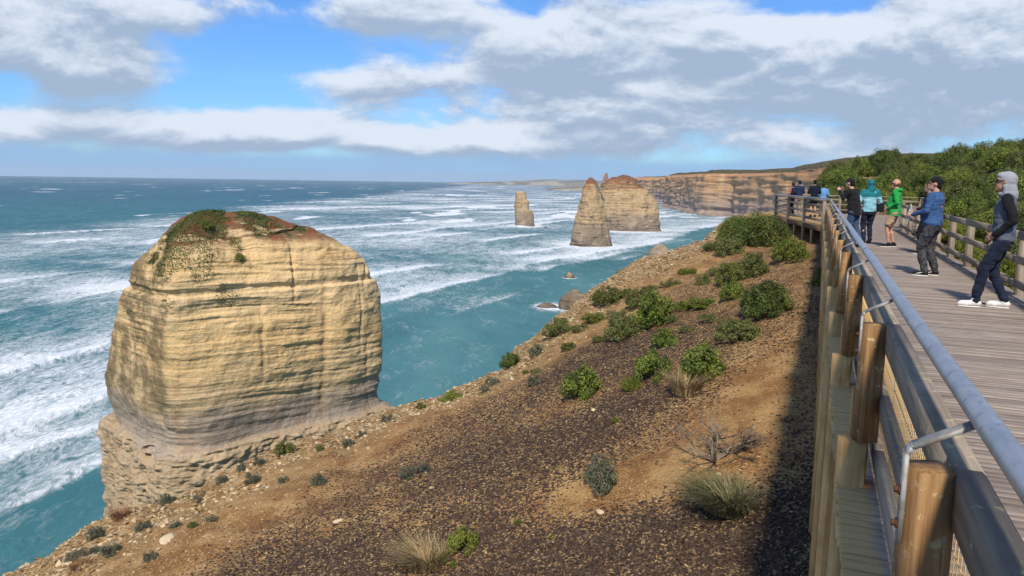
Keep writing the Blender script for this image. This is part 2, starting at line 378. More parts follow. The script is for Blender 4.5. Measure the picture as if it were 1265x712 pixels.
# ------------------------------------------------------------------ sea
def sea_phase(x, y): return x - 0.35 * y - 0.0001 * np.clip(y, -500, 4000) ** 2
def build_sea():
    nr, na = 620, 620
    r = np.concatenate([[0.0], np.geomspace(50, 12500, nr - 1)])
    a = np.concatenate([np.radians(np.linspace(-62, 50, na - 60)), np.radians(np.linspace(50, 298, 61))[1:]])
    RR, AA = np.meshgrid(r, a, indexing='ij')
    x = RR * np.sin(AA); y = RR * np.cos(AA)
    P = np.stack([x, y, 0 * x], -1)
    p = sea_phase(x, y) + 9 * vnoise(P * 0.012, 3) + 16 * vnoise(P * 0.0045, 4) + 2.2 * vnoise(P * 0.05, 5)
    zone = smooth(x + 60 * fbm(P * 0.006, 3, 9), -560, -380) * smooth(-p + 42 * fbm(P * 0.009, 4, 15) + 26 * smooth(-y, -300, -150), 132, 188) * smooth(y, -900, -200)
    zone = np.where(y > 700, zone * smooth(-x, -900, -100) + 0, zone)
    shore = smooth(x + 0.0 * y, -40, 260) * smooth(y, 350, 700)
    foam = zone * (0.29 + 0.24 * fbm(P * 0.011, 4, 21))
    hgt = 0.25 * fbm(np.stack([x * 0.02, y * 0.008, 0 * x], -1), 3, 31) * smooth(RR, 50, 200)
    pk = [-128, -147, -166, -217, -308, -388, -436, -530, -615, -720, -830, -945, -1090, -1260, -1470, -1720, -1900]
    for k, c in enumerate(pk):
        q = p - c                                   # positive = shoreward of the crest
        along = vnoise(np.stack([y * 0.0085 + 0.003 * x, 0 * x + k * 3.7, 0 * x], -1), 50 + k) * 0.7 + vnoise(np.stack([y * 0.03, 0 * x + k * 5.1, 0 * x], -1), 70 + k) * 0.32
        amp = smooth(along, -0.22, 0.35)
        if k == 2: amp = smooth(along, -0.6, -0.1) * 0.85
        if k < 2: amp = smooth(along, 0.0, 0.35) * 0.8
        w = 1.0 + 0.0006 * np.clip(RR, 0, 4000)
        lead = np.clip(1 - np.clip(q, 0, None) / (2.2 * w), 0, 1) ** 1.5
        trail = np.exp(-np.clip(-q, 0, None) / (6.5 * w)) * 0.75 + np.exp(-np.clip(-q, 0, None) / (26 * w)) * 0.35
        foam = foam + np.where(q > 0, lead, trail) * amp * (zone if k > 2 else np.maximum(zone, 0.65 * smooth(y, 60, 130) * smooth(-y, -900, -500))) * 0.8
        hgt = hgt + 2.1 * amp * zone * np.exp(-(q / (np.where(q > 0, 2.6, 6.5) * w)) ** 2)
    # foam around the rocks and stacks standing in the water, and along the foot of the cliffs
    for cx, cy, rad, k in SEA_ROCKS:
        d = np.hypot(x - cx, (y - cy) * 0.75)
        foam = foam + k * np.exp(-np.clip(d - rad, 0, None) / (rad * 0.55)) * (0.7 + 0.5 * fbm(P * 0.05, 3, 77))
    # whitecaps far out
    wc = fbm(np.stack([x * 0.010, y * 0.006, 0 * x], -1), 4, 91) + 0.35 * vnoise(np.stack([x * 0.05, y * 0.02, 0 * x], -1), 92)
    foam = foam + smooth(wc, 0.44, 0.60) * 0.55 * smooth(RR, 350, 900)
    V = np.stack([x, y, SEA + hgt], -1).reshape(-1, 3)
    F = grid_faces(nr, na, True)
    deep = smooth(-p, 60, 420) * 0.35 + smooth(RR, 350, 2600) * 0.65
    return mesh_np('sea', V, F, M_SEA, True, {'foam': np.clip(foam, 0, 1.4), 'deep': deep})
m, t, b = material('sea_water')
P = geo_pos(t); fo = t.attr('foam'); dp = t.attr('deep')
dist_ = t.n('ShaderNodeVectorMath', {0: P}, operation='LENGTH').outputs['Value']
PW = t.n('ShaderNodeMapping', {'Vector': P, 'Rotation': (0, 0, R_(24)), 'Scale': (1.0, 0.45, 1.0)}).outputs[0]
na_ = t.noise(PW, 0.11, 8, 0.68, 0.6)
nb_ = t.noise(PW, 0.75, 5, 0.62, 0.8)
lace = t.m('SUBTRACT', 1.0, t.m('MULTIPLY', t.m('ABSOLUTE', t.m('SUBTRACT', t.noise(PW, 0.28, 6, 0.62, 1.2), 0.5)), 7.0))
tex = t.m('ADD', t.m('ADD', t.m('MULTIPLY', na_, 0.55), t.m('MULTIPLY', nb_, 0.30)), t.m('MULTIPLY', lace, 0.16))
fm = t.ss(t.m('ADD', tex, t.m('MULTIPLY', fo, 0.78)), 0.58, 1.06)
thin = t.m('MULTIPLY', t.ss(lace, 0.45, 1.0), t.m('MULTIPLY', t.ss(na_, 0.50, 0.66), 0.22))
fm = t.m('MAXIMUM', fm, thin)
near_c = t.mix(t.ss(t.noise(PW, 0.02, 5, 0.62), 0.35, 0.68), (0.035, 0.135, 0.15), (0.07, 0.20, 0.20))
wc = t.mix(dp, near_c, (0.012, 0.085, 0.14))
wc = t.mix(t.m('MULTIPLY', t.ss(t.noise(t.scale3(P, (0.004, 0.0016, 0)), 1.0, 5, 0.6), 0.4, 0.65), 0.55), wc, t.mix(dp, (0.02, 0.13, 0.145), (0.012, 0.125, 0.16)))
foam_c = t.mix(t.ss(t.noise(PW, 0.9, 5, 0.65), 0.35, 0.68), (0.50, 0.56, 0.60), (0.80, 0.82, 0.83))
h = t.m('ADD', t.m('MULTIPLY', t.noise(PW, 0.09, 8, 0.62, 0.4), 2.0), t.m('MULTIPLY', fm, 0.35))
setp(t, b, color=t.mix(fm, wc, foam_c), rough=0.9, spec=0.0, normal=t.bump(h, 0.8, 1.6))
gl = t.n('ShaderNodeBsdfGlossy', {'Color': (1, 1, 1, 1), 'Roughness': 0.22, 'Normal': t.bump(h, 0.8, 1.6)})
mxs = t.n('ShaderNodeMixShader', {0: t.m('MULTIPLY', t.m('SUBTRACT', 1.0, fm), 0.09), 1: b.outputs[0], 2: gl.outputs[0]})
t.t.links.new(mxs.outputs[0], [n for n in t.t.nodes if n.type == 'OUTPUT_MATERIAL'][0].inputs[0])
M_SEA = m

# ------------------------------------------------------------------ rock stacks
def stack_mesh(name, levels, org, A, B, mat, nt=420, nz=260, expo=4.5, amp=1.0, fr=1.0, seed=1, strata=1.0, rubble_z=None, rough=1.0, clefts=()):
    lv = np.array(levels, float); zs = np.linspace(0, 1, nz)
    z = np.interp(zs, np.linspace(0, 1, 200), np.linspace(lv[0, 0], lv[-1, 0], 200))
    # rows denser near the top where the profile closes
    z = lv[0, 0] + (lv[-1, 0] - lv[0, 0]) * (zs + 0.10 * np.sin(zs * math.pi) * zs)
    z[-1] = lv[-1, 0]
    iv = [np.interp(z, lv[:, 0], lv[:, i]) for i in (1, 2, 3, 4)]
    th = np.linspace(0, 2 * math.pi, nt, endpoint=False)
    ct, st = np.cos(th), np.sin(th)
    rad = (np.abs(ct) ** expo + np.abs(st) ** expo) ** (-1 / expo)
    ca = ((iv[0] + iv[1]) / 2)[:, None]; ha = ((iv[1] - iv[0]) / 2)[:, None]
    cb = ((iv[2] + iv[3]) / 2)[:, None]; hb = ((iv[3] - iv[2]) / 2)[:, None]
    na = (rad * ct)[None, :]; nb = (rad * st)[None, :]
    a = ca + ha * na; bb = cb + hb * nb
    Z = np.repeat(z[:, None], nt, 1)
    org = np.array(org); A = np.array(A); B = np.array(B)
    X = org[0] + a * A[0] + bb * B[0]; Y = org[1] + a * A[1] + bb * B[1]
    P = np.stack([X, Y, Z], -1)
    # outward direction
    oa, ob = ct[None, :] / np.maximum(ha, 1e-3), st[None, :] / np.maximum(hb, 1e-3)
    ox = oa * A[0] + ob * B[0]; oy = oa * A[1] + ob * B[1]; l = np.hypot(ox, oy); ox, oy = ox / l, oy / l
    tilt = 0.02 * (X - org[0]) + 0.5 * vnoise(np.stack([X * 0.05, Y * 0.05, 0 * X], -1) * fr, seed + 30)
    S = np.stack([X * 0.07 * fr, Y * 0.07 * fr, (Z + tilt) * 0.75 * fr], -1)
    st = vnoise(S, seed); st = np.sign(st) * np.abs(st) ** 0.6
    d = 0.26 * st + 0.20 * vnoise(S * np.array([1.9, 1.9, 2.9]), seed + 1) + 0.12 * vnoise(S * np.array([4, 4, 7.1]), seed + 2)
    d = d * (0.15 + 0.75 * smooth(fbm(P * 0.07 * fr, 3, seed + 13), -0.15, 0.4))
    for hl, am in ((1.15, 0.16), (0.42, 0.085)):        # beds that end in sharp ledges
        kz = np.floor((Z + tilt * 1.5) / (hl / fr)); d = d + am * vnoise(np.stack([kz * 7.31, X * 0.07 * fr, Y * 0.07 * fr], -1), seed + 51) * (0.35 + 0.9 * smooth(fbm(P * 0.06 * fr, 3, seed + 52), -0.25, 0.35))
    d = d * strata
    Pv = np.stack([X * 0.075 * fr, Y * 0.075 * fr, Z * 0.014 * fr], -1)
    fac = fbm(Pv, 3, seed + 6); n1 = fbm(P * 0.13 * fr, 4, seed + 5)
    fis = np.abs(vnoise(np.stack([X * 0.11 * fr, Y * 0.11 * fr, Z * 0.010 * fr], -1) + 0.25 * vnoise(P * 0.2 * fr, seed + 7)[..., None], seed + 8))
    d = d + (2.3 * fac + 1.25 * n1) * rough - 1.25 * np.exp(-(fis / 0.03) ** 2) * smooth(fbm(P * 0.05 * fr, 2, seed + 9), -0.25, 0.25)
    d = d + 0.30 * fbm(P * 0.6 * fr, 4, seed + 11) * (0.4 + smooth(n1, -0.2, 0.35))
    front = smooth(-np.sin(th)[None, :] + 0 * a, 0.25, 0.6)
    for a0, wd, dep, za, zb, stp in clefts:            # vertical joints and the buttresses between them
        aa = a - a0 - 0.8 * vnoise(np.stack([Z * 0.12, 0 * Z + a0, 0 * Z], -1), seed + 70) - 0.2 * vnoise(np.stack([Z * 0.7, 0 * Z + a0, 0 * Z], -1), seed + 71)
        zm = smooth(Z, za - 2, za + 2) * smooth(-Z, -zb - 2, -zb + 2)
        d = d + front * zm * (stp * smooth(aa, -0.25, 0.25) * np.exp(-np.clip(aa, 0, None) / 5.0) - dep * np.exp(-(aa / wd) ** 2))
    if rubble_z is not None:
        low = smooth(Z, rubble_z + 0.3, rubble_z - 0.4)
        d = d + low * (1.1 * fbm(P * np.array([.4, .4, .7]), 5, seed + 15) - 0.7 * np.abs(vnoise(P * np.array([.8, .8, 1.5]), seed + 16)) - 0.4 * np.abs(vnoise(P * np.array([1.7, 1.7, 3.0]), seed + 17)))
    fade = np.clip(np.minimum(ha, hb) / 3.0, 0, 1)
    X = X + ox * d * amp * fade; Y = Y + oy * d * amp * fade
    Z = Z + (1 - fade) * 0.4 * fbm(P * 0.4, 3, seed + 20) + 1.3 * amp * smooth(zs, 0.76, 0.9)[:, None] * fbm(P * 0.16, 4, seed + 21)
    V = np.stack([X, Y, Z], -1).reshape(-1, 3)
    F = grid_faces(nz, nt, True)
    top = np.array([[V[-nt:, 0].mean(), V[-nt:, 1].mean(), V[-nt:, 2].mean() + 0.05]])
    k = len(V); i = np.arange(nt); b0 = (nz - 1) * nt
    V = np.concatenate([V, top])
    T = np.stack([b0 + i, b0 + (i + 1) % nt, np.full(nt, k)], 1)
    return mesh_np(name, V, [F, T], mat, True)

N0 = np.array([-43.5, 91.0]); A0 = np.array([0.723, 0.692]); B0 = np.array([-0.757, 0.655])
big_levels = [(SEA - 3, -1.60, 37.60, -1.20, 28.70), (-46, -1.00, 37.20, -0.90, 28.20), (-38, -0.80, 36.90, -0.80, 27.80), (-35.6, -0.70, 36.60, -0.70, 27.50), (-35.0, -0.20, 36.20, -0.20, 27.10), (-34.5, 0.60, 35.20, 0.60, 26.20), (-33.2, 0.80, 34.90, 0.80, 25.90),
              (-31.0, 0.30, 35.20, 0.30, 26.00), (-28.0, 0.00, 35.60, 0.00, 25.50), (-22, 0.00, 35.60, 0.00, 23.20), (-16, 0.20, 34.20, 0.20, 19.24), (-14.2, 0.30, 33.64, 0.30, 17.91), (-13.9, 0.80, 32.98, 0.80, 17.33), (-13.4, 0.70, 32.78, 0.70, 16.88), (-12.9, 0.30, 32.48, 0.30, 16.53),
              (-11, 0.50, 31.40, 0.50, 14.98), (-9.8, 0.90, 30.36, 0.90, 13.83), (-8.6, 1.80, 29.00, 1.50, 12.80), (-7.4, 2.80, 26.80, 2.40, 12.00), (-6.0, 4.00, 23.80, 3.40, 11.00), (-5.0, 5.20, 20.40, 4.40, 10.20), (-4.2, 6.60, 17.00, 5.40, 9.50), (-3.6, 8.20, 14.00, 6.40, 8.80), (-3.4, 10.00, 11.60, 7.20, 7.90)]
me = stack_mesh('limestone_stack', big_levels, N0, A0, B0, M_STACK, 660, 460, 6.5, 0.85, 1.0, 3, 1.0, -35.0, 1.0, ((12.8, .30, .22, -26, -16, 0), (18.3, .25, .50, -15, -9, -.2), (22.0, .5, .25, -33, -15, 0), (28.5, .25, .30, -24, -12, 0)))
BIG = tag(link('limestone_stack', me), 'huge golden limestone stack with green scrub and red soil on top, grey undercut base', 'rock stack')

def view_stack(name, px, y_base, levels, depth, mat, label, seed, nt=200, nz=150, expo=2.6, amp=1.0):
    """levels: (pixel row, left px, right px); the foot stands in the sea at row y_base"""
    c = at_z(px, y_base, SEA); Y = c[1] + depth * 0.5
    hd = np.array([c[0], c[1]]) / np.hypot(c[0], c[1]); A = np.array([hd[1], -hd[0]]); B = hd
    org = np.array([c[0], c[1]]); L = []
    dist = np.hypot(*org); kk = dist / FPX / math.cos(math.atan2(c[0], c[1])) * math.cos(math.atan2(c[0], c[1]))
    for row, xl, xr, df in levels:
        z = at_y(px, row, Y)[2]
        L.append((z, (xl - px) * Y / FPX * 1.0, (xr - px) * Y / FPX * 1.0, depth * (0.5 - df / 2), depth * (0.5 + df / 2)))
    z0 = L[0][0]; L = [(SEA - 4,) + L[0][1:]] + [l for l in L if l[0] > SEA - 3.9]
    me = stack_mesh(name, L, org, A, B, mat, nt, nz, expo, amp, 0.8, seed, 2.4, None, 2.3)
    return tag(link(name, me), label, 'rock stack'), org + B * depth * 0.5, Y

_, c1_, _ = view_stack('limestone_stack', 727, 305, [(307, 702, 753, 1), (296, 702.5, 752.5, 1), (280, 707, 750, .95), (262, 710.5, 746.5, .85), (245, 713.5, 741.5, .7), (232, 717, 737, .5), (225, 719.5, 734.5, .36), (220.5, 723, 730.5, .2), (218.8, 725.5, 727.5, .06)], 34, M_FARROCK, 'tall pointed limestone stack with dark vertical crack, standing in surf before the broad stack', 11, expo=2.6, amp=1.1)
_, c2_, _ = view_stack('limestone_stack', 778, 286, [(288, 744, 811, 1), (276, 743.5, 811, 1), (262, 743, 809.5, .95), (250, 742, 806, .9), (240, 741, 797, .8), (230, 742, 788, .65), (222, 750, 783, .5), (217.5, 759, 776, .3), (215.8, 765, 770, .06)], 46, M_FARROCK, 'broad dome-topped limestone stack right behind the pointed stack', 23, expo=3.0, amp=1.3)
_, c3_, _ = view_stack('limestone_stack', 648, 280, [(281, 637.5, 660, 1), (270, 637.5, 659.5, 1), (261, 637, 657, .85), (258, 636.2, 652, .75), (249, 636, 652, .75), (246, 636.5, 648.5, .6), (238.5, 636.5, 648, .5), (236.8, 640, 645, .2)], 18, M_FARROCK, 'slim stepped limestone stack standing alone in the surf', 37, 140, 120, 3.0, 0.7)
_, c4_, _ = view_stack('limestone_stack', 748, 240, [(241, 743, 753, 1), (226, 744, 752, .8), (221, 745, 751.5, .6), (216, 746.5, 750.5, .4), (213.6, 748, 749.4, .1)], 24, M_FARROCK, 'far thin rock spire peeking up between the pointed and broad stacks', 41, 60, 60, 2.5, 1.0)

def boulder(name, px, y_base, w_px, h_px, label, seed, mat=M_DARKROCK, squash=0.8, cat='rock'):
    c = at_z(px, y_base, SEA); k = c[1] / FPX; w = w_px * k; hh = h_px * k * 1.05
    n = 48; th = np.linspace(0, 2 * math.pi, n, endpoint=False); ph = np.linspace(0, 1, 28)
    TH, PH = np.meshgrid(th, ph); prof = np.cos(PH * math.pi / 2) ** 0.62
    X = c[0] + np.cos(TH) * prof * w / 2; Y = c[1] + w * squash / 2 + np.sin(TH) * prof * w * squash / 2
    Z = SEA - 1 + (hh + 1) * PH ** 0.9
    P = np.stack([X, Y, Z], -1); d = fbm(P * (2.6 / w), 4, seed) * 0.28 + 0.06 * vnoise(P * np.array([.3, .3, 3.0]) * 4 / w, seed + 1)
    X = X + np.cos(TH) * d * w * 0.5 * prof; Y = Y + np.sin(TH) * d * w * 0.5 * prof; Z = Z + d * hh * 0.55 * PH
    me = mesh_np(name, np.stack([X, Y, Z], -1).reshape(-1, 3), grid_faces(28, n, True), mat, False)
    tag(link(name, me), label, cat)
    return (c[0], c[1] + w * squash / 2, w / 2, 0.75)
SEA_ROCKS = [(c1_[0], c1_[1], 17, .8), (c2_[0], c2_[1], 27, .6), (c3_[0], c3_[1], 12, .9)]
SEA_ROCKS.append(boulder('sea_rock', 711, 384, 42, 23, 'wedge-shaped brown rock with low dark reef, in the sea below the slope', 5))
SEA_ROCKS.append(boulder('sea_rock', 676, 381, 30, 5, 'low dark reef flat awash beside the wedge-shaped brown rock', 6))
SEA_ROCKS.append(boulder('sea_rock', 817, 332, 38, 29, 'rounded tan boulder rising behind the slope edge', 7, M_FARROCK))
SEA_ROCKS.append(boulder('sea_rock', 704, 344, 13, 7, 'tiny dark rock tip with white wash around it', 8))
boulder('sea_rock', 674, 282, 4, 2.4, 'dark speck of rock in the surf near the slim stepped stack', 9)
SEA_ROCKS.append((N0[0] + 14, N0[1] + 24, 24, .25))

# ------------------------------------------------------------------ far coast
def cliff_mesh(name, pts, mat, thick=400, nz=70, step=6.0, amp=1.0, seed=2, fr=0.25):
    """pts: (x, y, z_top) along the foot, land on the right-hand side seen from the sea"""
    p = np.array(pts, float); seg = np.r_[0, np.cumsum(np.hypot(*np.diff(p[:, :2], axis=0).T))]
    s = np.arange(0, seg[-1], step); X0 = np.interp(s, seg, p[:, 0]); Y0 = np.interp(s, seg, p[:, 1]); ZT = np.interp(s, seg, p[:, 2])
    k = 9; ker = np.ones(k) / k
    X0 = np.convolve(np.pad(X0, k // 2, 'edge'), ker, 'valid'); Y0 = np.convolve(np.pad(Y0, k // 2, 'edge'), ker, 'valid')
    dx, dy = np.gradient(X0), np.gradient(Y0); l = np.hypot(dx, dy); nx, ny = -dy / l, dx / l     # seaward normal
    f = np.r_[np.linspace(0, 0.90, nz), np.linspace(0.90, 1.0, 14)[1:]]; ns, nf = len(s), len(f) + 12
    rows = []
    ZT = ZT + 2.5 * fbm(np.stack([s * 0.012, 0 * s, 0 * s], -1), 4, seed + 40)
    for i, q in enumerate(f):
        z = SEA - 2 + (ZT - SEA + 2) * q
        back = 5.0 * q + 26 * max(0, q - 0.86) / 0.14 * (0.4 + 0.6 * (q - .86) / .14) - 9 * max(0, 0.12 - q) / 0.12
        P = np.stack([X0 * fr * 0.1, Y0 * fr * 0.1, z * 0.16], -1)
        butt = 13 * fbm(np.stack([s * 0.016, 0 * s, z * 0.004], -1), 3, seed) + 5 * fbm(np.stack([s * 0.06, 0 * s, z * 0.012], -1), 3, seed + 3)
        d = 3.0 * vnoise(P, seed + 5) + 1.8 * vnoise(P * np.array([2, 2, 2.6]), seed + 6) + 2.0 * fbm(np.stack([X0, Y0, z + 0 * X0], -1) * 0.05, 3, seed + 7)
        o = -back + (butt + d) * amp
        rows.append(np.stack([X0 + nx * o, Y0 + ny * o, z], -1))
    last = rows[-1]
    for i in range(1, 13):
        g = (i / 12) ** 1.6
        q = last.copy(); q[:, 0] -= nx * thick * g; q[:, 1] -= ny * thick * g
        q[:, 2] += 7.0 * smooth(np.array(g), 0, 0.6) + 4 * fbm(q * 0.01, 3, seed + 9) * smooth(np.array(g), 0, 0.3)
        rows.append(q)
    V = np.stack(rows, 0).reshape(-1, 3)
    return mesh_np(name, V, grid_faces(nf, ns), mat, True)
def foot(x, y, ztop): q = at_z(x, y, SEA); return (q[0], q[1], ztop)
def dirp(x, Y, ztop): q = at_y(x, 230, Y); return (q[0], q[1], ztop)
nearcliff = [foot(823, 252, 24), foot(821, 256, 24), foot(832, 258.5, 24), foot(850, 262, 24), foot(868, 266, 24), foot(905, 268, 24), dirp(950, 1080, 26), dirp(985, 980, 33), dirp(1015, 920, 36), dirp(1045, 860, 36), dirp(1090, 760, 34), dirp(1180, 620, 24), dirp(1300, 520, 22)]
nc = link('sea_cliff', cliff_mesh('sea_cliff', nearcliff[::-1], M_CLIFF, 500, seed=12)); 
tag(nc, 'long sheer red-brown layered sea cliff curving round the bay', 'cliff')
fc = [dirp(775, 2700, 20), foot(789, 246, 20), foot(800, 247.5, 20), foot(812, 249, 20), foot(830, 252, 20), dirp(870, 1750, 20)]
fo_ = link('sea_cliff', cliff_mesh('sea_cliff', fc[::-1], M_CLIFF, 300, seed=32)); tag(fo_, 'further pale headland cliff jutting out past the broad stack', 'cliff')
def hills(name, x0, x1, Y, rows, seed, label, n=160):
    L = []
    for i, x in enumerate(np.linspace(x0, x1, n)):
        q = at_y(x, 226, Y); hgt = np.interp(x, [r[0] for r in rows], [r[1] for r in rows])
        L.append((q[0], q[1], hgt))
    L = np.array(L); nz_ = fbm(np.stack([np.arange(n) * 0.07, np.zeros(n), np.zeros(n)], -1), 4, seed)
    top = np.maximum(2, L[:, 2] * (1 + 0.35 * nz_))
    R = [np.c_[L[:, 0], L[:, 1], np.full(n, SEA - 2)], np.c_[L[:, 0], L[:, 1] + 10, SEA + top * 0.55], np.c_[L[:, 0], L[:, 1] + 90, SEA + top * 0.75], np.c_[L[:, 0], L[:, 1] + 500, SEA + top], np.c_[L[:, 0], L[:, 1] + 1500, np.full(n, SEA - 2)]]
    o = link(name, mesh_np(name, np.stack(R).reshape(-1, 3), grid_faces(5, n), M_HILL, False)); o['kind'] = 'structure'; o['label'] = label
m, t, b = material('far_land'); P = geo_pos(t)
setp(t, b, color=t.mix(t.ss(t.noise(t.scale3(P, (0.004, 0.004, 0.02)), 1, 5, 0.6), 0.42, 0.6), (0.11, 0.115, 0.085), (0.30, 0.26, 0.2)), rough=1.0, spec=0.0)
M_HILL = m
hills('far_coast', 545, 830, 8200, [(545, 2), (570, 20), (600, 34), (640, 55), (700, 62), (760, 70), (830, 80)], 3, 'low distant coastline fading into blue haze')
hills('low_headland', 682, 728, 4300, [(682, 3), (688, 16), (700, 20), (715, 26), (728, 30)], 6, 'low dark rocky headland before the distant coastline', 60)

sea = link('sea', build_sea()); sea['kind'] = 'structure'; sea['label'] = 'turquoise and deep blue sea with lines of white breaking surf'

# ------------------------------------------------------------------ the headland slope
EDGE_PX = [(20, 712, 15.0), (110, 652, 17), (250, 594, 19.5), (400, 537, 21.5), (470, 512, 23), (540, 488, 24.5), (600, 460, 26), (640, 424, 27.5), (665, 402, 28.5), (700, 380, 29.8), (750, 349, 31.5), (790, 328, 33), (830, 310, 34.5), (880, 287, 37), (930, 266, 41)]
edge3 = np.array([at_y(*e) for e in EDGE_PX])
ctrl = [p for p in edge3]
for s, z in ((-6, -4.9), (0, -4.7), (6, -4.3), (10, -3.55), (13, -2.75), (16, -2.0), (20, -1.35), (25, -0.95), (31, -0.75), (40, -0.5)):
    ctrl.append(sr(s, 0.2, z))
for s, r, z in ((-6, 4, -3.5), (4, 4, -2.2), (10, 3.6, -1.3), (16, 3.6, -0.9), (24, 3.6, -0.7), (32, 4, -0.4), (16, 6, .5), (24, 6.2, .9), (30, 7.2, 1.1), (37, 9, 1.6), (40, 2, -.6), (44, 4, -.3), (37, 4.6, -.3), (50, 9, 2.2), (52, 3, 0.6), (60, 3, 1.9), (64, 8, 2.9), (78, 6, 3.2), (10, 10, 1.2), (20, 12, 2.4), (35, 14, 2.8), (50, 18, 3.6), (70, 22, 4.2), (30, 38, 3.6), (10, 30, 3.0), (50, 40, 4.2), (-6, 20, 0.5)):
    ctrl.append(sr(s, r, z))
for x, y, Y in ((600, 700, 11.5), (300, 700, 12.8), (850, 640, 11.0), (850, 480, 15.5), (700, 520, 16.5), (500, 600, 15.0), (760, 420, 22.0), (860, 370, 24.0)):
    ctrl.append(at_y(x, y, Y))
ctrl += [np.array(v) for v in ((-8, 0, -6.6), (-10, 6, -6.9), (-9, 11, -6.4), (0, 5, -5.2))]
ctrl = np.array(ctrl, float)
def tps_k(d2): return 0.5 * d2 * np.log(d2 + 1e-9)
_n = len(ctrl)
_K = tps_k(((ctrl[:, None, :2] - ctrl[None, :, :2]) ** 2).sum(-1)) + np.eye(_n) * 2.0
_Pm = np.c_[np.ones(_n), ctrl[:, :2]]
_A = np.block([[_K, _Pm], [_Pm.T, np.zeros((3, 3))]])
_w = np.linalg.solve(_A, np.r_[ctrl[:, 2], np.zeros(3)])
def tps(x, y):
    sh = x.shape; q = np.c_[x.ravel(), y.ravel()]; out = np.empty(len(q))
    for i in range(0, len(q), 40000):
        c = q[i:i + 40000]; d2 = ((c[:, None, :] - ctrl[None, :, :2]) ** 2).sum(-1)
        out[i:i + 40000] = tps_k(d2) @ _w[:_n] + _w[_n] + c @ _w[_n + 1:]
    return out.reshape(sh)
EDGE = np.concatenate([[[-15.5, -14], [-12.5, 0], [-11.2, 9]], edge3[:, :2], [[24, 54], [30, 68], [45, 99]]])
def edge_dist(x, y):
    q = np.stack([x, y], -1); best = np.full(x.shape, 1e9); sgn = np.ones(x.shape)
    for a, b_ in zip(EDGE[:-1], EDGE[1:]):
        v = b_ - a; tt = np.clip(((q - a) @ v) / (v @ v), 0, 1); d = q - (a + tt[..., None] * v)
        dd = np.hypot(d[..., 0], d[..., 1]); cr = v[0] * (q[..., 1] - a[1]) - v[1] * (q[..., 0] - a[0])
        m_ = dd < best; best = np.where(m_, dd, best); sgn = np.where(m_, np.sign(cr), sgn)
    return best * sgn                       # positive on the seaward side
def ground(x, y, detail=True):
    x = np.asarray(x, float); y = np.asarray(y, float)
    z = tps(x, y); d = edge_dist(x, y)
    P = np.stack([x, y, 0 * x], -1)
    d = d + (0.6 * fbm(P * 0.5, 3, 5) + 0.8 * vnoise(P * 0.22, 6)) * smooth(d, -4, 0.5)
    k = np.clip(d, 0, None)
    z = z - np.where(k < 1.6, 0.55 * k ** 2, 1.41 + 3.6 * (k - 1.6))
    if detail:
        z = z + 0.28 * fbm(P * 0.5, 3, 66) * smooth(d, -4.5, -0.5) + 0.16 * fbm(P * 0.35, 3, 61) + 0.05 * fbm(P * 1.3, 3, 62) * (1 + 1.5 * smooth(d, -4, 0)) + 0.035 * fbm(P * 4.0, 2, 63) * (0.6 + 2.2 * smooth(d, -3.5, 0))
        gl_ = np.abs(vnoise(np.stack([x * 0.33 + y * 0.12, y * 0.10, 0 * x], -1), 65)); z = z - 0.20 * np.exp(-(gl_ / 0.07) ** 2) * (0.35 + smooth(d, -7, -1))
        z = z + 0.9 * fbm(np.stack([x * 0.5, y * 0.5, z * 0.3], -1), 3, 64) * smooth(d, 0.8, 3)
    return np.maximum(z, SEA - 3)
def hit(x, y, lo=3.0, hi=60.0):
    """where the view ray of a photo point meets the slope"""
    d = ray(x, y); d = d / d[1]; Y = np.linspace(lo, hi, 700)
    g = ground(d[0] * Y, Y, False); below = (EYE + d[2] * Y) < g
    i = int(np.argmax(below)) if below.any() else 250
    return np.array([d[0] * Y[i], Y[i], float(ground(np.array([d[0] * Y[i]]), np.array([Y[i]]))[0])])

gx = np.concatenate([np.arange(-48, -15, 0.6), np.arange(-15, 15, 0.125), np.arange(15, 34, 0.4), np.arange(34, 90, 1.5)])
gy = np.concatenate([np.arange(-14, 6, 0.6), np.arange(6, 26, 0.125), np.arange(26, 42, 0.2), np.arange(42, 110, 1.2)])
GX, GY = np.meshgrid(gx, gy, indexing='ij')
GZ = ground(GX, GY)
PD = np.stack([GX, GY, 0 * GX], -1)
ed = edge_dist(GX, GY)
def patch(x, y, rx, ry, k=1.0):
    c = hit(x, y); q = ((GX - c[0]) / rx) ** 2 + ((GY - c[1]) / ry) ** 2
    return k * np.exp(-q)
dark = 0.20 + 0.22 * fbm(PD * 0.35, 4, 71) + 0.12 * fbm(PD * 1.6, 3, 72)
for a in ((640, 560, 3.0, 1.9, .55), (560, 530, 2.4, 1.6, .45), (760, 520, 2.5, 1.6, .35), (600, 700, 5.5, 1.4, .8), (900, 690, 3.0, 1.3, .9), (420, 680, 2.2, 1.2, .5), (700, 450, 2.4, 2.2, .45), (760, 440, 2.5, 2.0, .35), (880, 420, 2.4, 2.2, .3), (930, 330, 4, 3, .15)):  # dark gravel; the lowest patches also paint in the lookout's shadow
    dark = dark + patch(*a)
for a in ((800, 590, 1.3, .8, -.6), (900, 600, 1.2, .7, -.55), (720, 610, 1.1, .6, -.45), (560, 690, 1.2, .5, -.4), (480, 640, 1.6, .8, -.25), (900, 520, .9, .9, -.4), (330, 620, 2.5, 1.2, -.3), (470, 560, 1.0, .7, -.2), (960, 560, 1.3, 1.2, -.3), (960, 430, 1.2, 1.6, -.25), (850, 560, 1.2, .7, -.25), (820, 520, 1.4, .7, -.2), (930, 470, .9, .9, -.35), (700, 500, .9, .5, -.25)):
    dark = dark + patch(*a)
dark = dark - 0.75 * smooth(ed + 0.9 * fbm(PD * 0.5, 3, 73), -6.2, -2.2)
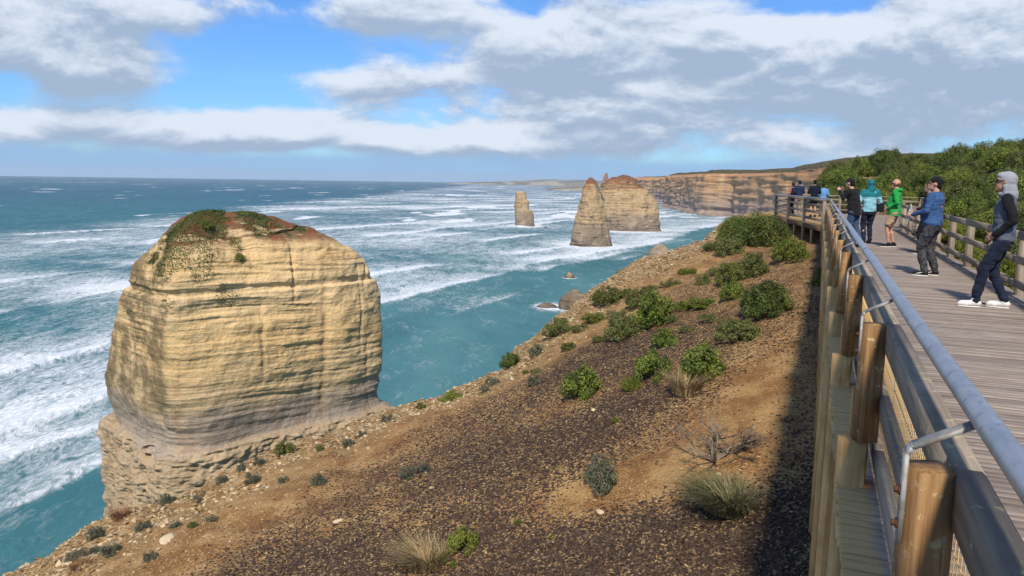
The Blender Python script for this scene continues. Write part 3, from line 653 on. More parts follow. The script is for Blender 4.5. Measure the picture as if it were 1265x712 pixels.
rub = smooth(ed + 1.0 * fbm(PD * 0.6, 3, 74), -4.2, -0.6)
m, t, b = material('slope_ground'); P = geo_pos(t)
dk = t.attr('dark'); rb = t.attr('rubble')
warp = t.vm('ADD', P, t.scale3(t.n('ShaderNodeTexNoise', {'Vector': P, 'Scale': 9.0, 'Detail': 2}).outputs[1], (0.05, 0.05, 0.05)))
cell = t.n('ShaderNodeSeparateColor', {0: t.voro(warp, 26.0, out=1)}).outputs
soil = t.mix(t.ss(t.noise(P, 1.1, 5, 0.6), 0.35, 0.68), (0.22, 0.11, 0.042), (0.40, 0.245, 0.105))
soil = t.mix(t.m('MULTIPLY', t.ss(t.noise(P, 0.45, 4), 0.55, 0.75), 0.5), soil, (0.13, 0.115, 0.035))
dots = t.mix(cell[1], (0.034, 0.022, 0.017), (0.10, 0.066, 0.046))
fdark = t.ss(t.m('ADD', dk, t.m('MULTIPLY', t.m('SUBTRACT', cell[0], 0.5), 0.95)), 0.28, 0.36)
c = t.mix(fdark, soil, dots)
straw = t.m('MULTIPLY', t.ss(cell[2], 0.80, 0.86), t.ss(t.noise(P, 2.2, 3), 0.36, 0.56))
c = t.mix(t.m('MULTIPLY', straw, 0.8), c, (0.36, 0.245, 0.11))
rubc = t.mix(t.ss(t.noise(P, 2.6, 6, 0.68), 0.36, 0.66), (0.23, 0.135, 0.055), (0.46, 0.34, 0.19))
rubc = t.mix(t.ss(t.noise(P, 0.8, 4), 0.58, 0.74), rubc, (0.27, 0.125, 0.042))
rubc = t.mix(t.m('MULTIPLY', t.ss(cell[1], 0.72, 0.8), 0.55), rubc, (0.085, 0.06, 0.035))
c = t.mix(t.m('MULTIPLY', rb, 0.92), c, rubc)
c = t.mix(t.attr('bank'), c, t.mix(t.ss(t.noise(P, 1.5, 5, 0.6), 0.4, 0.65), (0.035, 0.042, 0.014), (0.075, 0.07, 0.03)))
hh = t.m('ADD', t.m('MULTIPLY', t.voro(warp, 26.0), 0.5), t.m('MULTIPLY', t.noise(P, 7.0, 6, 0.65), 0.7))
setp(t, b, color=c, rough=0.95, spec=0.12, normal=t.bump(hh, 0.9, 0.06))
M_SLOPE = m
bank_a = smooth((GX * RT[0] + GY * RT[1]), 3.2, 4.2) * smooth(GY, 2, 6)
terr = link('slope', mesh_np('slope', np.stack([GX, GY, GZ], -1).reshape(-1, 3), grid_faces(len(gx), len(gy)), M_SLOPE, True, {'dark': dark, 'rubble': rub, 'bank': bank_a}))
terr['kind'] = 'structure'; terr['label'] = 'steep ochre headland slope covered with dark gravel'

def interp_grid(A, x, y):
    i = np.clip(np.searchsorted(gx, x) - 1, 0, len(gx) - 2); j = np.clip(np.searchsorted(gy, y) - 1, 0, len(gy) - 2)
    u = (x - gx[i]) / (gx[i + 1] - gx[i]); v = (y - gy[j]) / (gy[j + 1] - gy[j])
    return A[i, j] * (1 - u) * (1 - v) + A[i + 1, j] * u * (1 - v) + A[i, j + 1] * (1 - u) * v + A[i + 1, j + 1] * u * v

# loose gravel and straw lying on the slope
def flakes(name, n, size, mat, want, label, seed, aspect=0.6, x0=-13, x1=9, y0=7.5, y1=27):
    g = np.random.default_rng(seed); x = g.uniform(x0, x1, n); y = y0 + (y1 - y0) * g.random(n) ** 1.5
    keep = g.random(n) < want(x, y); x, y = x[keep], y[keep]; n = len(x)
    z = interp_grid(GZ, x, y)
    sz = size * (0.5 + 1.0 * g.random(n) ** 2)
    a = g.uniform(0, 2 * math.pi, n); tx = g.normal(0, 0.25, n); ty = g.normal(0, 0.25, n)
    ex = np.stack([np.cos(a), np.sin(a), tx], -1) * sz[:, None]; ey = np.stack([-np.sin(a), np.cos(a), ty], -1) * (sz * aspect)[:, None]
    c = np.stack([x, y, z + sz * 0.28], -1); up = np.array([0, 0, 1.0]) * (sz * 0.35)[:, None]
    V = np.stack([c - ex, c - ey * 0.9 + ex * 0.1, c + ex, c + ey, c + up], 1).reshape(-1, 3)
    k = np.arange(n)[:, None] * 5
    F = np.concatenate([k + np.array(q)[None] for q in ((0, 1, 4), (1, 2, 4), (2, 3, 4), (3, 0, 4))])
    o = link(name, mesh_np(name, V, F, mat, False, {'tone': np.repeat(g.random(n), 5)})); o['kind'] = 'stuff'; o['label'] = label
    return o
def flake_mat(name, stops):
    m, t, b = material(name); setp(t, b, color=t.ramp(t.attr('tone'), stops), rough=0.9, spec=0.15); return m
M_CHIP = flake_mat('dark_gravel', [(0, (0.034, 0.021, 0.015)), (0.6, (0.092, 0.059, 0.04)), (1, (0.20, 0.13, 0.08))])
M_STRAW = flake_mat('straw_litter', [(0, (0.24, 0.14, 0.055)), (0.6, (0.40, 0.265, 0.115)), (1, (0.58, 0.44, 0.24))])
M_RUBBLE = flake_mat('pale_rubble', [(0, (0.19, 0.115, 0.05)), (0.5, (0.36, 0.24, 0.115)), (1, (0.55, 0.44, 0.28))])
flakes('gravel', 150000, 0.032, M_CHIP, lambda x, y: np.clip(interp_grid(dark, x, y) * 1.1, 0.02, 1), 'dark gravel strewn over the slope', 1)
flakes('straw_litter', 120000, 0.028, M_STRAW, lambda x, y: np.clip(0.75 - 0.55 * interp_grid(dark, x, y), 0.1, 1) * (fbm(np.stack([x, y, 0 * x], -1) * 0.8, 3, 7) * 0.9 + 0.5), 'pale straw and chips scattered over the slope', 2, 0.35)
flakes('loose_stones', 700, 0.06, M_RUBBLE, lambda x, y: np.clip(0.25 + interp_grid(rub, x, y), 0, 1), 'scattered larger stones on the slope', 4, 0.8, -14, 12, 8, 36)
def twigs(n, label, seed=11):
    g = np.random.default_rng(seed); x = g.uniform(-11, 8, n); y = 8 + 20 * g.random(n) ** 1.5; keep = fbm(np.stack([x, y, 0 * x], -1) * 0.7, 3, 17) > -0.1; x, y = x[keep], y[keep]; n = len(x)
    a = g.uniform(0, 2 * math.pi, n); L = g.uniform(.03, .13, n); dx, dy = np.cos(a) * L, np.sin(a) * L; w = g.uniform(.002, .005, n); z0 = interp_grid(GZ, x, y) + .012; z1 = interp_grid(GZ, x + dx, y + dy) + .015 + g.random(n) * .05
    sx, sy = -np.sin(a) * w, np.cos(a) * w
    V = np.stack([np.stack([x + sx, y + sy, z0], -1), np.stack([x - sx, y - sy, z0], -1), np.stack([x + dx * .5, y + dy * .5, (z0 + z1) / 2 + .02], -1), np.stack([x + dx, y + dy, z1], -1)], 1).reshape(-1, 3)
    k = np.arange(n)[:, None] * 4; F = np.concatenate([k + np.array(f)[None] for f in ((0, 1, 2), (0, 2, 3), (1, 3, 2))])
    o = link('dead_twigs', mesh_np('dead_twigs', V, F, M_STRAW, False, {'tone': np.repeat(g.random(n) * .5, 4)})); o['kind'] = 'stuff'; o['label'] = label
twigs(9000, 'dead twigs and stems lying on the slope')
flakes('rubble', 90000, 0.06, M_RUBBLE, lambda x, y: np.clip(interp_grid(rub, x, y), 0, 1) ** 1.2, 'pale ochre rubble along the edge of the slope', 3, 0.75, -14, 14, 10, 40)

# ------------------------------------------------------------------ plants
def leaf_mat(name, c0, c1, c2):
    m, t, b = material(name)
    tone = t.attr('tone'); r = rnd(t)
    c = t.mix(t.ss(tone, 0.0, 1.0), c0, c1)
    c = t.mix(t.m('MULTIPLY', t.ss(r, 0.35, 1.0), 0.5), c, c2)
    nt_ = t.t
    tr = t.n('ShaderNodeBsdfTranslucent', {'Color': t.mix(1.0, c, (1.1, 1.25, 0.5), 'MULTIPLY')})
    setp(t, b, color=c, rough=0.55, spec=0.25)
    mx = t.n('ShaderNodeMixShader', {0: 0.22, 1: b.outputs[0], 2: tr.outputs[0]})
    out = [n for n in nt_.nodes if n.type == 'OUTPUT_MATERIAL'][0]; nt_.links.new(mx.outputs[0], out.inputs[0])
    return m
L_GREEN = leaf_mat('leaf_green', (0.055, 0.09, 0.015), (0.20, 0.24, 0.04), (0.25, 0.25, 0.045))
L_DARK = leaf_mat('leaf_dark_green', (0.038, 0.06, 0.014), (0.14, 0.17, 0.036), (0.18, 0.19, 0.045))
L_OLIVE = leaf_mat('leaf_olive', (0.06, 0.075, 0.02), (0.17, 0.175, 0.045), (0.16, 0.18, 0.06))
L_BRIGHT = leaf_mat('leaf_yellow_green', (0.07, 0.095, 0.012), (0.19, 0.20, 0.032), (0.14, 0.18, 0.03))
L_GREY = leaf_mat('leaf_silver_grey', (0.06, 0.066, 0.045), (0.17, 0.175, 0.125), (0.12, 0.14, 0.085))
m, t, b = material('twig_bark'); P = obj_coord(t); setp(t, b, color=t.mix(t.noise(P, 14, 4), (0.045, 0.03, 0.022), (0.17, 0.125, 0.09)), rough=0.9); M_TWIG = m
m, t, b = material('dead_twig'); P = obj_coord(t); setp(t, b, color=t.mix(t.noise(P, 14, 4), (0.11, 0.08, 0.055), (0.30, 0.24, 0.17)), rough=0.9); M_DEAD = m
M_DRY = flake_mat('dry_grass', [(0, (0.16, 0.11, 0.05)), (0.6, (0.30, 0.22, 0.11)), (1, (0.42, 0.34, 0.19))])
M_TUSS = flake_mat('grey_green_grass', [(0, (0.06, 0.065, 0.025)), (0.6, (0.15, 0.145, 0.07)), (1, (0.28, 0.24, 0.14))])
M_RUSTGRASS = flake_mat('russet_grass', [(0, (0.13, 0.06, 0.03)), (1, (0.28, 0.15, 0.075))])

def crown_mesh(name, mat, seed, nb=40, nl=70, blob=0.24, leaf=0.075, height=1.0, flat=0.0, ragged=0.12, jit=0.42):
    g = np.random.default_rng(seed); cs = []
    tries = 0
    while len(cs) < nb and tries < 4000:
        tries += 1
        v = g.normal(size=3); v[2] = abs(v[2]) * (1.0 - flat) + 0.02; v /= np.linalg.norm(v)
        rr = (0.80 + ragged * g.normal() * 0.6) if g.random() < 0.78 else g.uniform(0.3, 0.7)
        c = v * rr; 
        if all(np.linalg.norm(c - q) > blob * 0.62 for q in cs): cs.append(c)
    cs = np.array(cs); C = np.repeat(cs, nl, 0); n = len(C)
    br = np.repeat(blob * g.uniform(0.65, 1.25, len(cs)), nl)
    dirs = g.normal(size=(n, 3)); dirs[:, 2] += 0.35; dirs /= np.linalg.norm(dirs, axis=1)[:, None]
    p = C + dirs * (br * (0.55 + 0.5 * g.random(n)))[:, None]
    p[:, 2] = p[:, 2] * height + 0.10
    p[:, 2] = np.maximum(p[:, 2], 0.02 + 0.05 * g.random(n))
    nrm = dirs * 1.0 + g.normal(size=(n, 3)) * jit + np.array([0, 0, 0.35]); nrm /= np.linalg.norm(nrm, axis=1)[:, None]
    tz = np.cross(nrm, g.normal(size=(n, 3))); tz /= np.linalg.norm(tz, axis=1)[:, None]; bz = np.cross(nrm, tz)
    L = (leaf * g.uniform(0.6, 1.35, n))[:, None]; wd = L * 0.42
    V = np.stack([p - tz * L * 0.5, p + bz * wd + nrm * L * 0.06, p + tz * L * 0.55 + nrm * L * 0.04, p - bz * wd + nrm * L * 0.06], 1).reshape(-1, 3)
    k = np.arange(n)[:, None] * 4; F = k + np.arange(4)[None]
    tone = np.clip(0.5 + 0.30 * g.normal(size=n) + np.repeat(g.normal(0, 0.30, len(cs)), nl), 0, 1)
    return mesh_np(name, V, F, mat, False, {'tone': np.repeat(tone, 4)})
def stems_mesh(name, mat, seed, n=9, height=0.8, rad=0.03, spread=0.7):
    g = np.random.default_rng(seed); mb = MB()
    for i in range(n):
        a = g.uniform(0, 2 * math.pi); l = g.uniform(0.5, 1) * spread; hgt = height * g.uniform(0.6, 1)
        q = np.linspace(0, 1, 5)[:, None]
        pts = np.concatenate([np.cos(a) * l * q ** 1.3, np.sin(a) * l * q ** 1.3, hgt * q ** 0.8 - 0.06], 1) + np.r_[[[0, 0, 0]], g.normal(0, 0.03, (4, 3))]
        mb.tube(pts, np.linspace(rad, rad * 0.35, 5), 5, False)
    V = np.concatenate(mb.V); F = np.concatenate([np.asarray(f) for f in mb.F4])
    return mesh_np(name, V, F, mat, True)
def blades_mesh(name, mat, seed, n=420, h=1.0, spread=0.5, lean=0.5, w=0.012, droop=0.6, bias=(0, 0)):
    g = np.random.default_rng(seed); a = g.uniform(0, 2 * math.pi, n); r0 = spread * 0.5 * np.sqrt(g.random(n))
    o = np.stack([np.cos(a) * r0, np.sin(a) * r0, np.full(n, -0.03)], -1)
    a2 = a + g.normal(0, 0.5, n); H = h * g.uniform(0.45, 1, n); ln = lean * g.uniform(0.3, 1.2, n) * H
    dx = np.cos(a2) * ln + bias[0] * H; dy = np.sin(a2) * ln + bias[1] * H
    side = np.stack([-np.sin(a2), np.cos(a2), 0 * a2], -1) * (w * g.uniform(0.6, 1.4, n))[:, None]
    rows = []
    for q in (0, 0.35, 0.7, 1.0):
        c = o + np.stack([dx * q ** 1.6, dy * q ** 1.6, H * (q - droop * 0.5 * q ** 2.4)], -1); k = (1 - q) * 0.9 + 0.1
        rows += [c - side * k, c + side * k]
    V = np.stack(rows, 1).reshape(-1, 3); k = np.arange(n)[:, None] * 8
    F = np.concatenate([k + np.array(f)[None] for f in ((0, 1, 3, 2), (2, 3, 5, 4), (4, 5, 7, 6))])
    return mesh_np(name, V, F, mat, False, {'tone': np.repeat(np.clip(g.normal(0.5, 0.28, n), 0, 1), 8)})

CROWN = {}
for kind, mat, kw in (('green', L_GREEN, dict(nb=44, nl=120, blob=.25, leaf=.082)), ('dark', L_DARK, dict(nb=56, nl=120, blob=.22, leaf=.066)), ('olive', L_OLIVE, dict(nb=56, nl=110, blob=.21, leaf=.066)),
                      ('bright', L_BRIGHT, dict(nb=48, nl=110, blob=.23, leaf=.07)), ('grey', L_GREY, dict(nb=30, nl=100, blob=.25, leaf=.075, flat=.35)), ('low', L_OLIVE, dict(nb=40, nl=90, blob=.22, leaf=.07, flat=.6))):
    CROWN[kind] = [crown_mesh('crown', mat, 100 + 7 * i + len(kind), **kw) for i in range(3)]
BIGC = {}
for kind, mat in (('green', L_GREEN), ('dark', L_DARK), ('olive', L_OLIVE), ('bright', L_BRIGHT)):
    BIGC[kind] = [crown_mesh('crown', mat, 300 + 5 * i + len(kind), nb=100, nl=190, blob=.20, leaf=.042, ragged=.10, jit=.24) for i in range(3)]
STEMS = [stems_mesh('stems', M_TWIG, 40 + i) for i in range(3)]
_shrub_no = [0]
def shrub(p, w, h, kind, label, group=None, big=False, name='shrub', sink=0.0):
    i = _shrub_no[0]; _shrub_no[0] += 1
    e = empty(name, (p[0], p[1], p[2] - sink), random.uniform(0, 6.28))
    e.scale = (w / 2.1, w / 2.1 * random.uniform(0.85, 1.1), h / 1.15)
    link('crown', (BIGC if big else CROWN)[kind][i % 3], e); link('stems', STEMS[i % 3], e)
    return tag(e, label, 'shrub', group)

# ------------------------------------------------------------------ boardwalk
def bar(mb, p0, p1, w, h, ch=0.006, up=(0, 0, 1)):
    p0 = np.asarray(p0, float); p1 = np.asarray(p1, float); d = p1 - p0; l = np.linalg.norm(d); a = d / l
    upv = np.asarray(up, float); b_ = np.cross(a, upv); b_ /= np.linalg.norm(b_); c = np.cross(b_, a)
    mb.box((0, 0, 0), (l, w, h), None, ch); return (p0 + p1) / 2, np.stack([a, b_, c])
def timber(name, p0, p1, w, h, mat, parent, ch=0.006, up=(0, 0, 1)):
    """one straight timber; its own x axis runs along the grain"""
    mb = MB(); c, A = bar(mb, p0, p1, w, h, ch, up); o = mb.build(name, mat, parent)
    o.matrix_basis = Matrix(((A[0][0], A[1][0], A[2][0], c[0]), (A[0][1], A[1][1], A[2][1], c[1]), (A[0][2], A[1][2], A[2][2], c[2]), (0, 0, 0, 1)))
    return o
def gz(p): return float(ground(np.array([p[0]]), np.array([p[1]]), False)[0])

DL, DR = 0.19, 2.94
walk = tag(empty('boardwalk', sr(0, 1.5)), 'long boardwalk of narrow weathered cross planks on timber posts', 'boardwalk')
bpy.context.view_layer.update()
def under(o, parent): o.matrix_parent_inverse = Matrix.Translation(-parent.location); return o
pitch = 0.0765
bm_proto = MB(); bm_proto.box((0, 0, 0), (DR - DL, pitch - 0.007, 0.034), None, 0.004)
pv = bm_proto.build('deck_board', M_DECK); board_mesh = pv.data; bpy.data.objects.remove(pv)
mat_board = Matrix(((RT[0], U[0], 0, 0), (RT[1], U[1], 0, 0), (0, 0, 1, 0), (0, 0, 0, 1)))
s_first = 1.6; nb_ = 300
def put_board(me, s, rc, z, parent, name='deck_board', tilt=0.0):
    o = bpy.data.objects.new(name, me); COL.objects.link(o); o.parent = parent
    p = sr(s, rc, z) - np.array(parent.location)
    o.matrix_local = Matrix.Translation(Vector(p)) @ mat_board @ Matrix.Rotation(tilt, 4, 'X')
    return o
for i in range(nb_):
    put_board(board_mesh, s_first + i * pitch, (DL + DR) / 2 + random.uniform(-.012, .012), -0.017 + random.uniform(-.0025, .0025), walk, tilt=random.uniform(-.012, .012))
rest = MB()
for s in list(np.arange(s_first - pitch, -4.5, -pitch)) + list(np.arange(s_first + nb_ * pitch, 31.6, pitch)):
    rest.box(sr(s, (DL + DR) / 2, -0.017 + random.uniform(-.002, .002)), (DR - DL, pitch - 0.007, 0.034), np.stack([RT, U, UP]), 0.0)
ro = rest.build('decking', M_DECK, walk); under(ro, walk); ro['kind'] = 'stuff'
for r in (0.27, 1.1, 2.0, 2.84):
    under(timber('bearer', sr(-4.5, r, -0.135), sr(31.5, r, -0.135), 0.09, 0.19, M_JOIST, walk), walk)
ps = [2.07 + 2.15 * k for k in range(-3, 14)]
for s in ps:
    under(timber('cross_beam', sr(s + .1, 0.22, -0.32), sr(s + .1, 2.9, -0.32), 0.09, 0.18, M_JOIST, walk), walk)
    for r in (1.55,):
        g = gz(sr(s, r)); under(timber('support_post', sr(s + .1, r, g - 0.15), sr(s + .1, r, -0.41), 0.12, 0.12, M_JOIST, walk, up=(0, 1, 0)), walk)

# ---- seaward railing
rail = tag(empty('railing', sr(0, 0.31)), 'timber railing with wire mesh and steel handrail on the seaward side of the boardwalk', 'railing')
bpy.context.view_layer.update()
POSTR, TOPZ = 0.31, 0.90
for k, s in enumerate(ps):
    g = gz(sr(s, POSTR)); zt = TOPZ + random.uniform(-.02, .02)
    zt = 0.895 if k == 3 else zt
    under(timber('post', sr(s, POSTR, 0.26), sr(s, POSTR + random.uniform(-.006, .006), zt), 0.10, 0.10, M_POST, rail, 0.008, up=(0, 1, 0)), rail)
    under(timber('pile', sr(s + 0.02, POSTR - 0.055, g - 0.15), sr(s + 0.02, POSTR - 0.055, 0.255), 0.11, 0.12, M_PILE, rail, 0.008, up=(0, 1, 0)), rail)
    under(timber('splice_board', sr(s + 0.105, POSTR - 0.02, -0.1), sr(s + 0.105, POSTR - 0.02, 0.52), 0.10, 0.035, M_PILE, rail, 0.004, up=tuple(U)), rail)
    if s < 30:
        # bracket: flat bar bolted to the seaward face of the post, bent inward to the handrail
        mb = MB(); x = POSTR - 0.062
        s2 = s - 0.03
        pts = [sr(s2, x, 0.70), sr(s2, x, 0.935), sr(s2, x + 0.012, 0.955), sr(s2, 0.392, 1.030)]
        for a, b_ in zip(pts[:-1], pts[1:]):
            d = (b_ - a) / np.linalg.norm(b_ - a); q = np.cross(d, U); q /= np.linalg.norm(q)
            mb.box((a + b_) / 2, (np.linalg.norm(b_ - a) + 0.006, 0.042, 0.012), np.stack([d, U, q]), 0.002)
        br = under(mb.build('bracket', M_ZINC, rail), rail)
        for zb in (0.745, 0.835):
            mb = MB(); mb.tube([sr(s2, x - 0.020, zb), sr(s2, x - 0.006, zb)], 0.0085, 6); mb.tube([sr(s2, x - 0.011, zb), sr(s2, x - 0.005, zb)], 0.014, 8)
            mb.build('bolt', M_RUST, br)
for s0, s1 in zip(ps[:-1], ps[1:]):
    e0, e1 = s0 + 0.002, s1 - 0.002
    j = lambda: random.uniform(-.006, .006)
    under(timber('top_rail', sr(e0, 0.397 + j() * .4, 0.825 + j()), sr(e1, 0.397 + j() * .4, 0.825 + j()), 0.072, 0.145, M_RAILT, rail, 0.010), rail)
    under(timber('middle_rail', sr(e0, 0.387, 0.47 + j()), sr(e1, 0.387, 0.47 + j()), 0.05, 0.10, M_RAILT, rail), rail)
    under(timber('bottom_rail', sr(e0, 0.387, 0.17 + j()), sr(e1, 0.387, 0.17 + j()), 0.05, 0.10, M_RAILT, rail), rail)
    if s0 < 24:
        mb = MB(); st = 0.05 if s0 < 12 else 0.10; w = 0.0032 if s0 < 12 else 0.004
        for s in np.arange(s0 + 0.06, s1 - 0.03, st):
            mb.box(sr(s, 0.418 + 0.012, 0.42), (w, w, 0.78), AX)
        for z in np.arange(0.06, 0.76, 0.10 if s0 < 12 else 0.2):
            mb.box(sr((s0 + s1) / 2, 0.418 + 0.012 - w, z), (s1 - s0 - .1, w, w), AX)
        o = under(mb.build('wire_mesh', M_WIRE, rail), rail); o['kind'] = 'stuff'
mb = MB(); mb.tube([sr(s, 0.40, 1.052 + 0.004 * math.sin(s * 1.3)) for s in np.arange(-4, 31.6, 0.4)], 0.029, 20)
under(mb.build('handrail', M_STEEL, rail, True), rail)

for s in (0.9, 6.9, 12.9, 18.9, 24.9):
    mb = MB(); mb.tube([sr(s - .045, 0.40, 1.052 + 0.004 * math.sin(s * 1.3)), sr(s + .045, 0.40, 1.052 + 0.004 * math.sin(s * 1.3))], 0.0315, 20); under(mb.build('joint_sleeve', M_ZINC, rail, True), rail)

# ---- landward fence
fen = tag(empty('timber_fence', sr(0, 2.9)), 'grey three-rail timber fence between the boardwalk and the scrub', 'fence')
bpy.context.view_layer.update()
fs = [2.15 * k + 0.2 for k in range(-2, 15)]
for s in fs:
    under(timber('post', sr(s, 2.88, gz(sr(s, 2.9)) - 0.2), sr(s, 2.88, 0.93), 0.11, 0.11, M_FENCE, fen, 0.008, up=(0, 1, 0)), fen)
for s0, s1 in zip(fs[:-1], fs[1:]):
    j = lambda: random.uniform(-.008, .008)
    for nm, z, hgt in (('top_rail', 0.90, 0.12), ('middle_rail', 0.55, 0.11), ('bottom_rail', 0.19, 0.11)):
        under(timber(nm, sr(s0 + .003, 2.80, z + j()), sr(s1 - .003, 2.80, z + j()), 0.045, hgt, M_FENCE, fen), fen)

# ---- viewing platform at the end of the walk
plat = tag(empty('viewing_platform', sr(38, 1.5)), 'railed timber viewing platform on short posts where the boardwalk ends', 'platform')
bpy.context.view_layer.update()
PL = [(31.75, 0.15), (41.5, -2.15), (46.5, -1.0)]; PR = [(31.75, 2.95), (34, 4.4), (46.5, 5.2)]
for i, s in enumerate(np.arange(31.75, 46.5, 0.13)):
    l = np.interp(s, [p[0] for p in PL], [p[1] for p in PL]); r = np.interp(s, [p[0] for p in PR], [p[1] for p in PR])
    mb = MB(); mb.box((0, 0, 0), (r - l, 0.123, 0.036), None, 0.0); q = mb.build('deck_board', M_DECK)
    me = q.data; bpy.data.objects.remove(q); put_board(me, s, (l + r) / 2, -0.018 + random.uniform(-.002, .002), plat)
loop = [(31.75, 0.20), (35.0, -0.57), (38.3, -1.35), (41.4, -2.08), (44.0, -1.55), (46.4, -0.95), (46.4, 1.1), (46.4, 3.1), (46.4, 5.1), (43, 4.95), (40, 4.75), (37, 4.55), (34, 4.3), (31.75, 2.95)]
for k, (s, r) in enumerate(loop):
    g = min(gz(sr(s, r)), -0.5); under(timber('post', sr(s, r, g - 0.3), sr(s, r, 0.97), 0.11, 0.11, M_FENCE, plat, 0.008, up=(0, 1, 0)), plat)
    if k < 5:
        s2, r2 = (s + loop[k + 1][0]) / 2, (r + loop[k + 1][1]) / 2
        under(timber('support_post', sr(s2, r2, gz(sr(s2, r2)) - 0.4), sr(s2, r2, -0.24), 0.11, 0.11, M_JOIST, plat, up=(0, 1, 0)), plat)
for (s0, r0), (s1, r1) in zip(loop[:-1], loop[1:]):
    for nm, z, hgt, w in (('top_rail', 1.0, 0.05, 0.14), ('upper_rail', 0.78, 0.10, 0.045), ('middle_rail', 0.50, 0.10, 0.045), ('bottom_rail', 0.20, 0.10, 0.045)):
        under(timber(nm, sr(s0, r0, z), sr(s1, r1, z), w, hgt, M_FENCE, plat), plat)
    under(timber('edge_beam', sr(s0, r0, -0.14), sr(s1, r1, -0.14), 0.06, 0.19, M_JOIST, plat), plat)
mb = MB(); pts = [sr(31.5, 0.40, 1.052), sr(31.9, 0.33, 1.06)] + [sr(s, r, 1.07) for s, r in loop[1:4]] + [sr(44, -1.5, 1.07)]
mb.tube(pts, 0.026, 10); under(mb.build('handrail', M_STEEL, plat, True), plat)

# ---- the lookout the picture is taken from (its edge lies just below the frame)
look = tag(empty('lookout_deck', (-1.5, -1.5, 0)), 'lookout deck joining the boardwalk, with a plain front rail', 'platform')
bpy.context.view_layer.update()
for s in np.arange(-4.4, 0.75, 0.13):
    l = max(-5.0, (s * 0.925 - 0.9) / 0.379); mb = MB(); mb.box((0, 0, 0), (0.15 - l, 0.123, 0.036), None, 0.0); q = mb.build('deck_board', M_DECK)
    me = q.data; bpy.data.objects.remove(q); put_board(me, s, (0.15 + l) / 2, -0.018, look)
for nm, z in (('top_rail', 0.93), ('middle_rail', 0.55), ('bottom_rail', 0.2)):
    under(timber(nm, (-5.0, 0.9, z), (0.40, 0.9, z), 0.05, 0.12, M_RAILT, look), look)
for x in (-5, -3.2, -1.5, 0.3):
    under(timber('post', (x, 0.86, gz((x, 0.86)) - 0.2), (x, 0.86, 0.98), 0.1, 0.1, M_POST, look, up=(1, 0, 0)), look)

print('structure', round(time.time() - T0, 1))
# ------------------------------------------------------------------ shrubs on the hillside behind the fence
g = np.random.default_rng(5); placed = []; HG = 'scrub behind the fence'
def row(n, s0, s1, r0, r1, w0, w1, kinds, label):
    for _ in range(n):
        for _try in range(30):
            s, r = g.uniform(s0, s1), g.uniform(r0, r1); w = g.uniform(w0, w1); p = sr(s, r)
            if r > 0.24 * s + 2.5: continue
            if all(math.hypot(p[0] - q[0], p[1] - q[1]) > 0.31 * (w + q[2]) for q in placed): break
        else: continue
        placed.append((p[0], p[1], w)); z = gz(p)
        k = kinds[int(g.integers(len(kinds)))]
        shrub((p[0], p[1], z), w, w * g.uniform(0.5, 0.7), k, label % {'dark': 'dark green', 'green': 'mid green', 'olive': 'olive green', 'bright': 'yellow green'}[k], 'set of ' + (label % {'dark': 'dark green', 'green': 'mid green', 'olive': 'olive green', 'bright': 'yellow green'}[k]).replace('shrub', 'shrubs'), True, sink=0.1)
row(16, 10, 31, 3.7, 4.4, 0.9, 1.5, ['bright', 'green', 'green'], 'low %s rounded shrub pressing against the landward fence')
row(46, 10, 32, 4.6, 7.5, 1.5, 2.3, ['green', 'dark', 'dark', 'olive'], 'dense %s mounded shrub on the bank behind the fence')
row(38, 20, 47, 6.0, 12, 2.0, 3.0, ['dark', 'dark', 'green', 'olive'], 'tall %s mounded shrub higher up the bank')
row(44, 48, 72, 0.5, 18, 2.2, 3.4, ['dark', 'dark', 'olive', 'green'], 'rounded %s shrub on the rise beyond the viewing platform')
row(12, 47.5, 56, 0.0, 8, 1.6, 2.4, ['dark', 'bright', 'green'], 'small %s shrub close behind the viewing platform')

# ------------------------------------------------------------------ plants on the slope
def sl(x, y, wpx, kind, label, ratio=0.7, group=None, big=False):
    p = hit(x, y); k = math.hypot(p[0], p[1]) / FPX; w = wpx * k
    return shrub(p, w, w * ratio, kind, label, group, big, sink=w * 0.03)
sl(719, 489, 50, 'green', 'lone leafy green shrub on the dark gravel above the grey-green one', .85)
sl(741, 601, 56, 'grey', 'small grey-green shrub with dark twiggy base, near a white stone', .85)
sl(868, 464, 62, 'green', 'bright green shrub half of a clump, on the boardwalk side of its dry grass', .75)
sl(806, 464, 54, 'green', 'green shrub on the seaward side of the dry grass in the middle clump', .7)
sl(780, 478, 30, 'bright', 'low yellow-green plant at the foot of the middle clump', .6)
sl(820, 428, 36, 'green', 'small round green shrub just above the middle clump')
sl(768, 420, 52, 'olive', 'olive shrub with bare brown twigs above the lone green shrub', .75)
sl(808, 403, 60, 'green', 'bushy green shrub beside the twiggy olive one', .8)
sl(788, 380, 34, 'olive', 'small olive shrub upslope of the bushy green one')
sl(945, 391, 72, 'dark', 'large dark green shrub in the shade beside the railing', .62, None, True)
sl(912, 417, 64, 'olive', 'spreading low olive shrub below the large dark one', .42)
sl(868, 378, 48, 'bright', 'flat yellow-green ground plant on the ochre slope', .3)
sl(905, 370, 36, 'green', 'small green shrub touching the large dark one')
sl(900, 350, 40, 'dark', 'dark green shrub midway up towards the platform')
sl(930, 338, 44, 'olive', 'olive mound of scrub below the platform posts')
sl(976, 322, 50, 'bright', 'bright yellow-green shrub under the viewing platform', .6)
sl(940, 302, 80, 'dark', 'big dark green bush at the corner of the viewing platform', .5, None, True)
sl(915, 296, 60, 'green', 'leafy green bush on the slope edge beside the platform', .5, None, True)
sl(900, 318, 40, 'olive', 'olive bush spilling down from the platform corner', .7)
sl(868, 352, 22, 'olive', 'tiny olive tuft on bare ochre ground')
sl(1013, 352, 26, 'dark', 'dark shrub tucked against the railing posts', .9)
